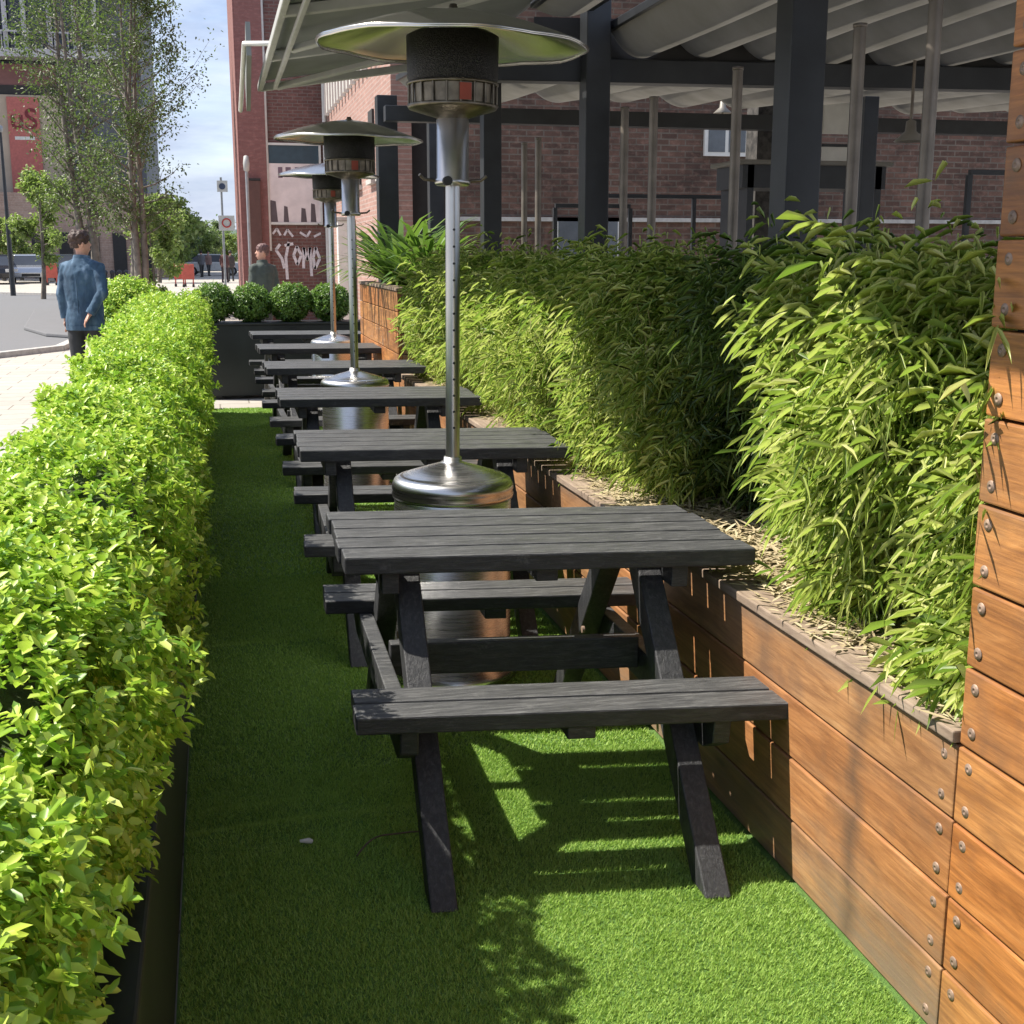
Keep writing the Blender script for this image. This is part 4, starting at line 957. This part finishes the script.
def make_car(name, label, paint, loc, rz):
    t = thing(name, label, 'car', loc, rz, 'cars parked down the street')
    lower = [(-2.1, .30), (-2.15, .55), (-2.05, .82), (-1.3, .93), (1.45, .95), (2.05, .88), (2.12, .6), (2.08, .30)]
    cabin = [(-1.25, .92), (-.55, 1.42), (.9, 1.46), (1.75, .94)]
    m = MB(); m.prism(lower, -.86, .86); b_ = m.build('body', paint, t, bevel=.07, seg=3)
    def taper(poly, w0, w1, mb, z0, z1):
        k = len(poly); f_ = lambda z: w0+(w1-w0)*(z-z0)/(z1-z0)
        vs = [(-f_(z), y_, z) for y_, z in poly]+[(f_(z), y_, z) for y_, z in poly]
        mb.add(vs, [tuple(range(k))[::-1], tuple(range(k, 2*k))]+[(i_, (i_+1) % k, k+(i_+1) % k, k+i_) for i_ in range(k)])
    m = MB(); taper(cabin, .80, .62, m, .92, 1.46); m.build('windows', GLS, t, bevel=.03)
    m = MB(); taper([(-.60, 1.40), (-.52, 1.47), (.92, 1.50), (1.0, 1.42)], .645, .60, m, 1.40, 1.50); m.build('roof', paint, t, bevel=.02)
    for s in (-1, 1):
        MB().box(s*.74-.13, s*.74+.13, -2.135, -2.05, .60, .76).build('headlight', M['white_metal'], t, bevel=.02)
        MB().tube([(s*.82, -1.02, 1.0), (s*1.0, -1.02, 1.02)], .06, 8).build('wing_mirror', paint, t)
        for yy in (-1.35, 1.35):
            w_ = MB(); w_.tube([(s*.70, yy, .32), (s*.875, yy, .32)], .32, 20, flat=1); wo = w_.build('wheel', simple('tyre_rubber', (.02,)*3, .9), t)
            MB().tube([(s*.87, yy, .32), (s*.885, yy, .32)], .19, 14).build('rim', M['grey_metal'], wo)
    MB().box(-.45, .45, -2.145, -2.10, .36, .50).build('grille', M['dark'], t)
x = at(26, 72)[0]; make_car('parked_car', 'silver car facing the camera at the left edge, beside the lamp post', simple('silver_car_paint', (.42, .45, .50), .25, .6, .03, 2, 0, .5), (x, 72, 0), R(12))
x = at(63, 76)[0]; make_car('parked_car', 'dark car half hidden behind the man in the denim jacket', simple('dark_car_paint', (.03, .04, .045), .25, .4, .03, 2, 0, .5), (x, 76, 0), R(-8))
x = at(-6, 70)[0]; make_car('parked_car', 'black car cut off by the left edge of the photo', simple('black_car_paint', (.015, .015, .02), .25, .3, .03, 2, 0, .5), (x, 70, 0), R(5))
x = at(212, 92)[0]; make_car('parked_van', 'pale vehicle crossing at the end of the street', simple('pale_vehicle_paint', (.5, .5, .48), .4), (x, 92, 0), R(88))
def barrier(px, Y, label):
    x = at(px, Y)[0]; t = thing('street_barrier', label, 'barrier', (x, Y, 0), 0, 'red street barriers'); rm = simple('red_barrier_plastic', (.45, .09, .06), .6)
    MB().box(-.28, .28, -.05, .05, .35, 1.05).build('panel', rm, t, bevel=.02)
    for s in (-.22, .22): MB().box(s-.05, s+.05, -.25, .25, 0, .12).build('foot', M['dark'], t); MB().box(s-.03, s+.03, -.03, .03, .12, .36).build('upright', rm, t)
barrier(179, 62, 'left one of the two red barriers below the far trees'); barrier(187, 61, 'right one of the two red barriers below the far trees'); barrier(50, 66, 'red barrier between the silver car and the dark car')
for k, px in enumerate((104, 111, 118, 125)):
    x = at(px, 45)[0]; b_ = thing('bollard', 'dark bollard below the street trees right of the man, %s of four' % ('leftmost', 'second from left', 'third from left', 'rightmost')[k], 'bollard', (x, 45, 0), 0, 'bollards below the street trees')
    MB().lathe([(.07, 0), (.07, .85), (.085, .87), (.085, .95), (0, 1.0)], n=14).build('post', M['black_paint'], b_)

# ------------------------------------------------------------------ people
def remesh(o, vs=.014, it=6):
    r = o.modifiers.new('remesh', 'REMESH'); r.mode = 'VOXEL'; r.voxel_size = vs; r.use_smooth_shade = True
    s = o.modifiers.new('smooth', 'SMOOTH'); s.factor = .5; s.iterations = it; return o
SKIN = simple('skin', (.52, .28, .20), .55, 0, .08, 20, 0)
def person(label, loc, rz, top, legs, hair_c, top_mat=None, H=1.75, head_turn=0, arms=None, stride=.12, hood=False, hair_len=0, detail=True, group=None):
    """faces +Y locally. arms: {side: [shoulder, elbow, wrist]}"""
    t = thing('person', label, 'person', loc, rz, group); s = H/1.75; vx = .010 if detail else .02
    tm = top_mat or simple('top_cloth', top, .8, 0, .15, 12); lm = simple('trouser_cloth', legs, .85, 0, .15, 12)
    A = arms or {-1: [(-.17, 0, 1.41), (-.215, -.03, 1.15), (-.21, .06, .90)], 1: [(.17, 0, 1.41), (.215, -.03, 1.15), (.21, .08, .90)]}
    S = lambda p: (p[0]*s, p[1]*s, p[2]*s)
    b = MB()   # body: head, neck, torso, limbs, hands in one
    b.tube([S(p) for p in ((0, -.01, .92), (0, 0, 1.10), (0, 0, 1.30), (0, -.005, 1.42), (0, 0, 1.46), (0, .005, 1.50), (0, .01, 1.56))], [(.15*s, .10*s), (.13*s, .095*s), (.16*s, .11*s), (.15*s, .10*s), (.07*s, .07*s), (.055*s, .055*s), (.053*s, .058*s)], 14, up=(1, 0, 0))
    ct_, st2 = math.cos(head_turn), math.sin(head_turn)
    def Hd(p): return S((p[0]*ct_-p[1]*st2, p[0]*st2+p[1]*ct_+.01, p[2]))
    b.tube([Hd(p) for p in ((0, .028, 1.525), (0, .026, 1.55), (0, .012, 1.59), (0, .0, 1.64), (0, -.006, 1.69), (0, -.008, 1.73), (0, -.008, 1.748))], [.030*s, .052*s, .070*s, .080*s, .080*s, .058*s, .022*s], 14)
    b.tube([Hd((0, .07, 1.665)), Hd((0, .098, 1.625)), Hd((0, .07, 1.615))], [.010*s, .016*s, .012*s], 8)
    for q in (-1, 1): b.tube([Hd((q*.076, -.005, 1.655)), Hd((q*.088, -.012, 1.64)), Hd((q*.080, -.005, 1.61))], [.012*s, .014*s, .008*s], 6)
    b.tube([Hd((-.022, .083, 1.585)), Hd((0, .09, 1.586)), Hd((.022, .083, 1.585))], [.006*s, .009*s, .006*s], 6)
    for q in (-1, 1):
        sh, el, wr = [Vector(S(p)) for p in A[q]]
        b.tube([sh*1.0, sh.lerp(el, .5), el, el.lerp(wr, .35), wr], [.05*s, .045*s, .038*s, .036*s, .025*s], 10)
        d = (wr-el).normalized(); side = d.cross(Vector((0, 0, 1))) if abs(d.z) < .9 else Vector((0, 1, 0)); side.normalize(); nrm = d.cross(side)
        b.tube([wr-d*.01, wr+d*.03*s, wr+d*.08*s], [(.032*s, .018*s), (.042*s, .018*s), (.040*s, .014*s)], 8, up=tuple(side))
        for f, (o_, L) in enumerate(((-.030, .062), (-.010, .072), (.010, .068), (.029, .052))):
            p0 = wr+d*.075*s+side*o_*s; b.tube([p0, p0+d*L*.5*s+nrm*.006*q, p0+d*L*.9*s+nrm*.026*q], [.0095*s, .009*s, .007*s], 6)
        p0 = wr+d*.025*s-side*.034*s; b.tube([p0, p0+d*.028*s-side*.022*s, p0+d*.058*s-side*.026*s+nrm*.01], [.012*s, .011*s, .008*s], 6)
        hx = q*.09; fy = stride*q
        b.tube([S((hx, -.01, .93)), S((hx, fy*.5+.02, .5)), S((hx, fy, .10)), S((hx, fy+.03, .05))], [.075*s, .052*s, .034*s, .034*s], 10)
    remesh(b.build('body', SKIN, t), vx)
    j = MB()   # jacket: a body of cloth standing off the skin
    j.tube([S(p) for p in ((0, -.01, .80), (0, -.01, .88), (0, 0, 1.02), (0, 0, 1.2), (0, -.005, 1.34), (0, -.005, 1.43), (0, 0, 1.475), (0, .0, 1.50))], [(.195*s, .14*s), (.20*s, .14*s), (.19*s, .135*s), (.195*s, .14*s), (.195*s, .14*s), (.165*s, .115*s), (.115*s, .09*s), (.080*s, .082*s)], 18, up=(1, 0, 0))
    for q in (-1, 1):
        sh, el, wr = [Vector(S(p)) for p in A[q]]
        j.tube([sh+Vector((-q*.05*s, 0, .0)), sh, sh.lerp(el, .5), el, el.lerp(wr, .5), wr-(wr-el).normalized()*.015], [.072*s, .075*s, .066*s, .060*s, .052*s, .044*s], 12)
    jo = remesh(j.build('jacket', tm, t), vx*1.2, 4)
    tx = bpy.data.textures.get('cloth') or bpy.data.textures.new('cloth', 'CLOUDS'); tx.noise_scale = .11
    dm = jo.modifiers.new('folds', 'DISPLACE'); dm.texture = tx; dm.strength = .03; dm.mid_level = .5
    if detail:
        MB().tube([S((0, .0, 1.455)), S((0, .004, 1.49)), S((0, .008, 1.525))], [(.098*s, .092*s), (.088*s, .088*s), (.080*s, .084*s)], 18, up=(1, 0, 0), caps=False).build('collar', tm, t)
        MB().tube([S((0, -.01, .79)), S((0, -.01, .835))], [(.197*s, .142*s), (.202*s, .145*s)], 18, up=(1, 0, 0), caps=False).build('hem_band', tm, t)
        MB().tube([S((0, -.139, .84)), S((0, -.137, 1.02)), S((0, -.140, 1.20)), S((0, -.143, 1.33))], .004, 6).build('back_seam', tm, t)
        for q in (-1, 1):
            sh, el, wr = [Vector(S(p)) for p in A[q]]; d = (wr-el).normalized()
            MB().tube([wr-d*.055, wr-d*.008], [.050*s, .047*s], 12).build('cuff', tm, t)
    l = MB()
    l.tube([S((0, -.01, .97)), S((0, -.01, .90)), S((0, 0, .80))], [(.165*s, .12*s), (.175*s, .125*s), (.155*s, .11*s)], 14, up=(1, 0, 0))
    for q in (-1, 1):
        hx = q*.092; fy = stride*q; l.tube([S((hx, -.01, .90)), S((hx, fy*.3, .70)), S((hx, fy*.5+.02, .48)), S((hx, fy*.8, .25)), S((hx, fy, .07))], [.095*s, .085*s, .068*s, .06*s, .058*s], 12)
    remesh(l.build('trousers', lm, t), vx*1.3, 4)
    for q in (-1, 1):
        fy = stride*q*s; hx = q*.092*s
        MB().tube([(hx, fy-.07, .045), (hx, fy, .055), (hx, fy+.09, .045), (hx, fy+.18, .03)], [(.040, .045), (.046, .055), (.045, .045), (.032, .03)], 10, up=(1, 0, 0)).build('shoe', M['dark'], t)
    hm = simple('hair', hair_c, .6, 0, .3, 40, .5); hr = MB()
    hr.tube([Hd(p) for p in ((0, -.030, 1.60-hair_len), (0, -.034, 1.64), (0, -.022, 1.69), (0, -.012, 1.73), (0, -.008, 1.765), (0, -.008, 1.778))], [(.066*s, .050*s), (.092*s, .070*s), (.102*s, .096*s), (.095*s, .098*s), (.066*s, .070*s), (.02*s, .02*s)], 14, up=(1, 0, 0))
    ho = remesh(hr.build('hair', hm, t), vx, 2); d2 = ho.modifiers.new('curls', 'DISPLACE'); tx2 = bpy.data.textures.get('curl') or bpy.data.textures.new('curl', 'CLOUDS'); tx2.noise_scale = .03; d2.texture = tx2; d2.strength = .035
    return t
def denim():
    m_, nt_, bs_, _ = newmat('faded_denim'); n_ = noise(nt_, coords(nt_, (1, 1, .28)), 13, 4, .55, .3); n2_ = noise(nt_, coords(nt_), 90, 2)
    c_ = ramp(nt_, n_, [(.36, (.026, .055, .095)), (.55, (.05, .10, .16)), (.72, (.15, .22, .31))])
    nt_.links.new(c_, bs_.inputs['Base Color']); bs_.inputs['Roughness'].default_value = .9; bump(nt_, bs_, n2_, .3, .003); return m_
x, y, z = at(81, 13.4)
dm_ = person('man in a faded blue denim jacket seen from behind, one hand at his hip', (x, 13.4, 0), R(-22), (.1, .2, .3), (.03, .032, .035), (.05, .025, .018), denim(), 1.75, R(-45),
       {-1: [(-.165, 0, 1.41), (-.215, -.04, 1.15), (-.20, -.02, .90)], 1: [(.165, 0, 1.41), (.245, -.09, 1.16), (.13, -.16, .95)]}, .10)
x = at(262, 19)[0]
person('man in a grey green coat and pinkish cap behind the box balls', (x, 19, 0), R(30), (.055, .07, .06), (.05,)*3, (.12, .06, .055), None, 1.66, 1.2)
for px, y, H, c, lg, lb2 in ((224, 70, 1.72, (.10, .04, .035), (.05, .03, .03), 'walker in dark reddish clothes on the bright pavement by the pilaster'), (230, 73, 1.66, (.06, .045, .04), (.04,)*3, 'second walker in brown right beside the reddish one'),
                            (201, 86, 1.7, (.12, .12, .13), (.05,)*3, 'small distant person left of the two walkers'), (208, 90, 1.65, (.2, .12, .10), (.05,)*3, 'farther distant person in a lighter top near the pale vehicle')):
    person(lb2, (at(px, y)[0], y, 0), R(random.choice((0, 180))+random.uniform(-30, 30)), c, lg, (.03, .02, .02), None, H, 0, None, .16, detail=False, group='people far down the street')

# ------------------------------------------------------------------ small things on the turf
o = MB().tube([(.02, 0, 0), (.01, .0, .004), (-.012, .004, .003)], [.006, .008, .004], 8).build('paper_scrap', M['white_metal'], None, loc=(.165, 3.12, .016)); tag(o, 'tiny white scrap of paper on the turf left of the nearest table', 'litter')
pts = [(.29 + .22*s, 3.0+.06*math.sin(s*4)+.12*s, .022+.006*math.sin(s*9)) for s in [k/14 for k in range(15)]]
o = MB().tube(pts, .0025, 6).build('string', simple('brown_string', (.10, .08, .05), .8)); tag(o, 'thin brown string lying on the turf beside the nearest front leg', 'string')
V, Fq = leaf_mesh(np.array([[-.133, 1.50, .30]]), np.array([[.03, .10, .98]]), np.array([[1., -.3, 0]]), np.array([.17]), np.array([.012]), .3, 0)
o = npmesh('fallen_leaf', V, Fq, M['dryleaf']); tag(o, 'pale dry leaf blade stuck upright against the black trough', 'leaf')
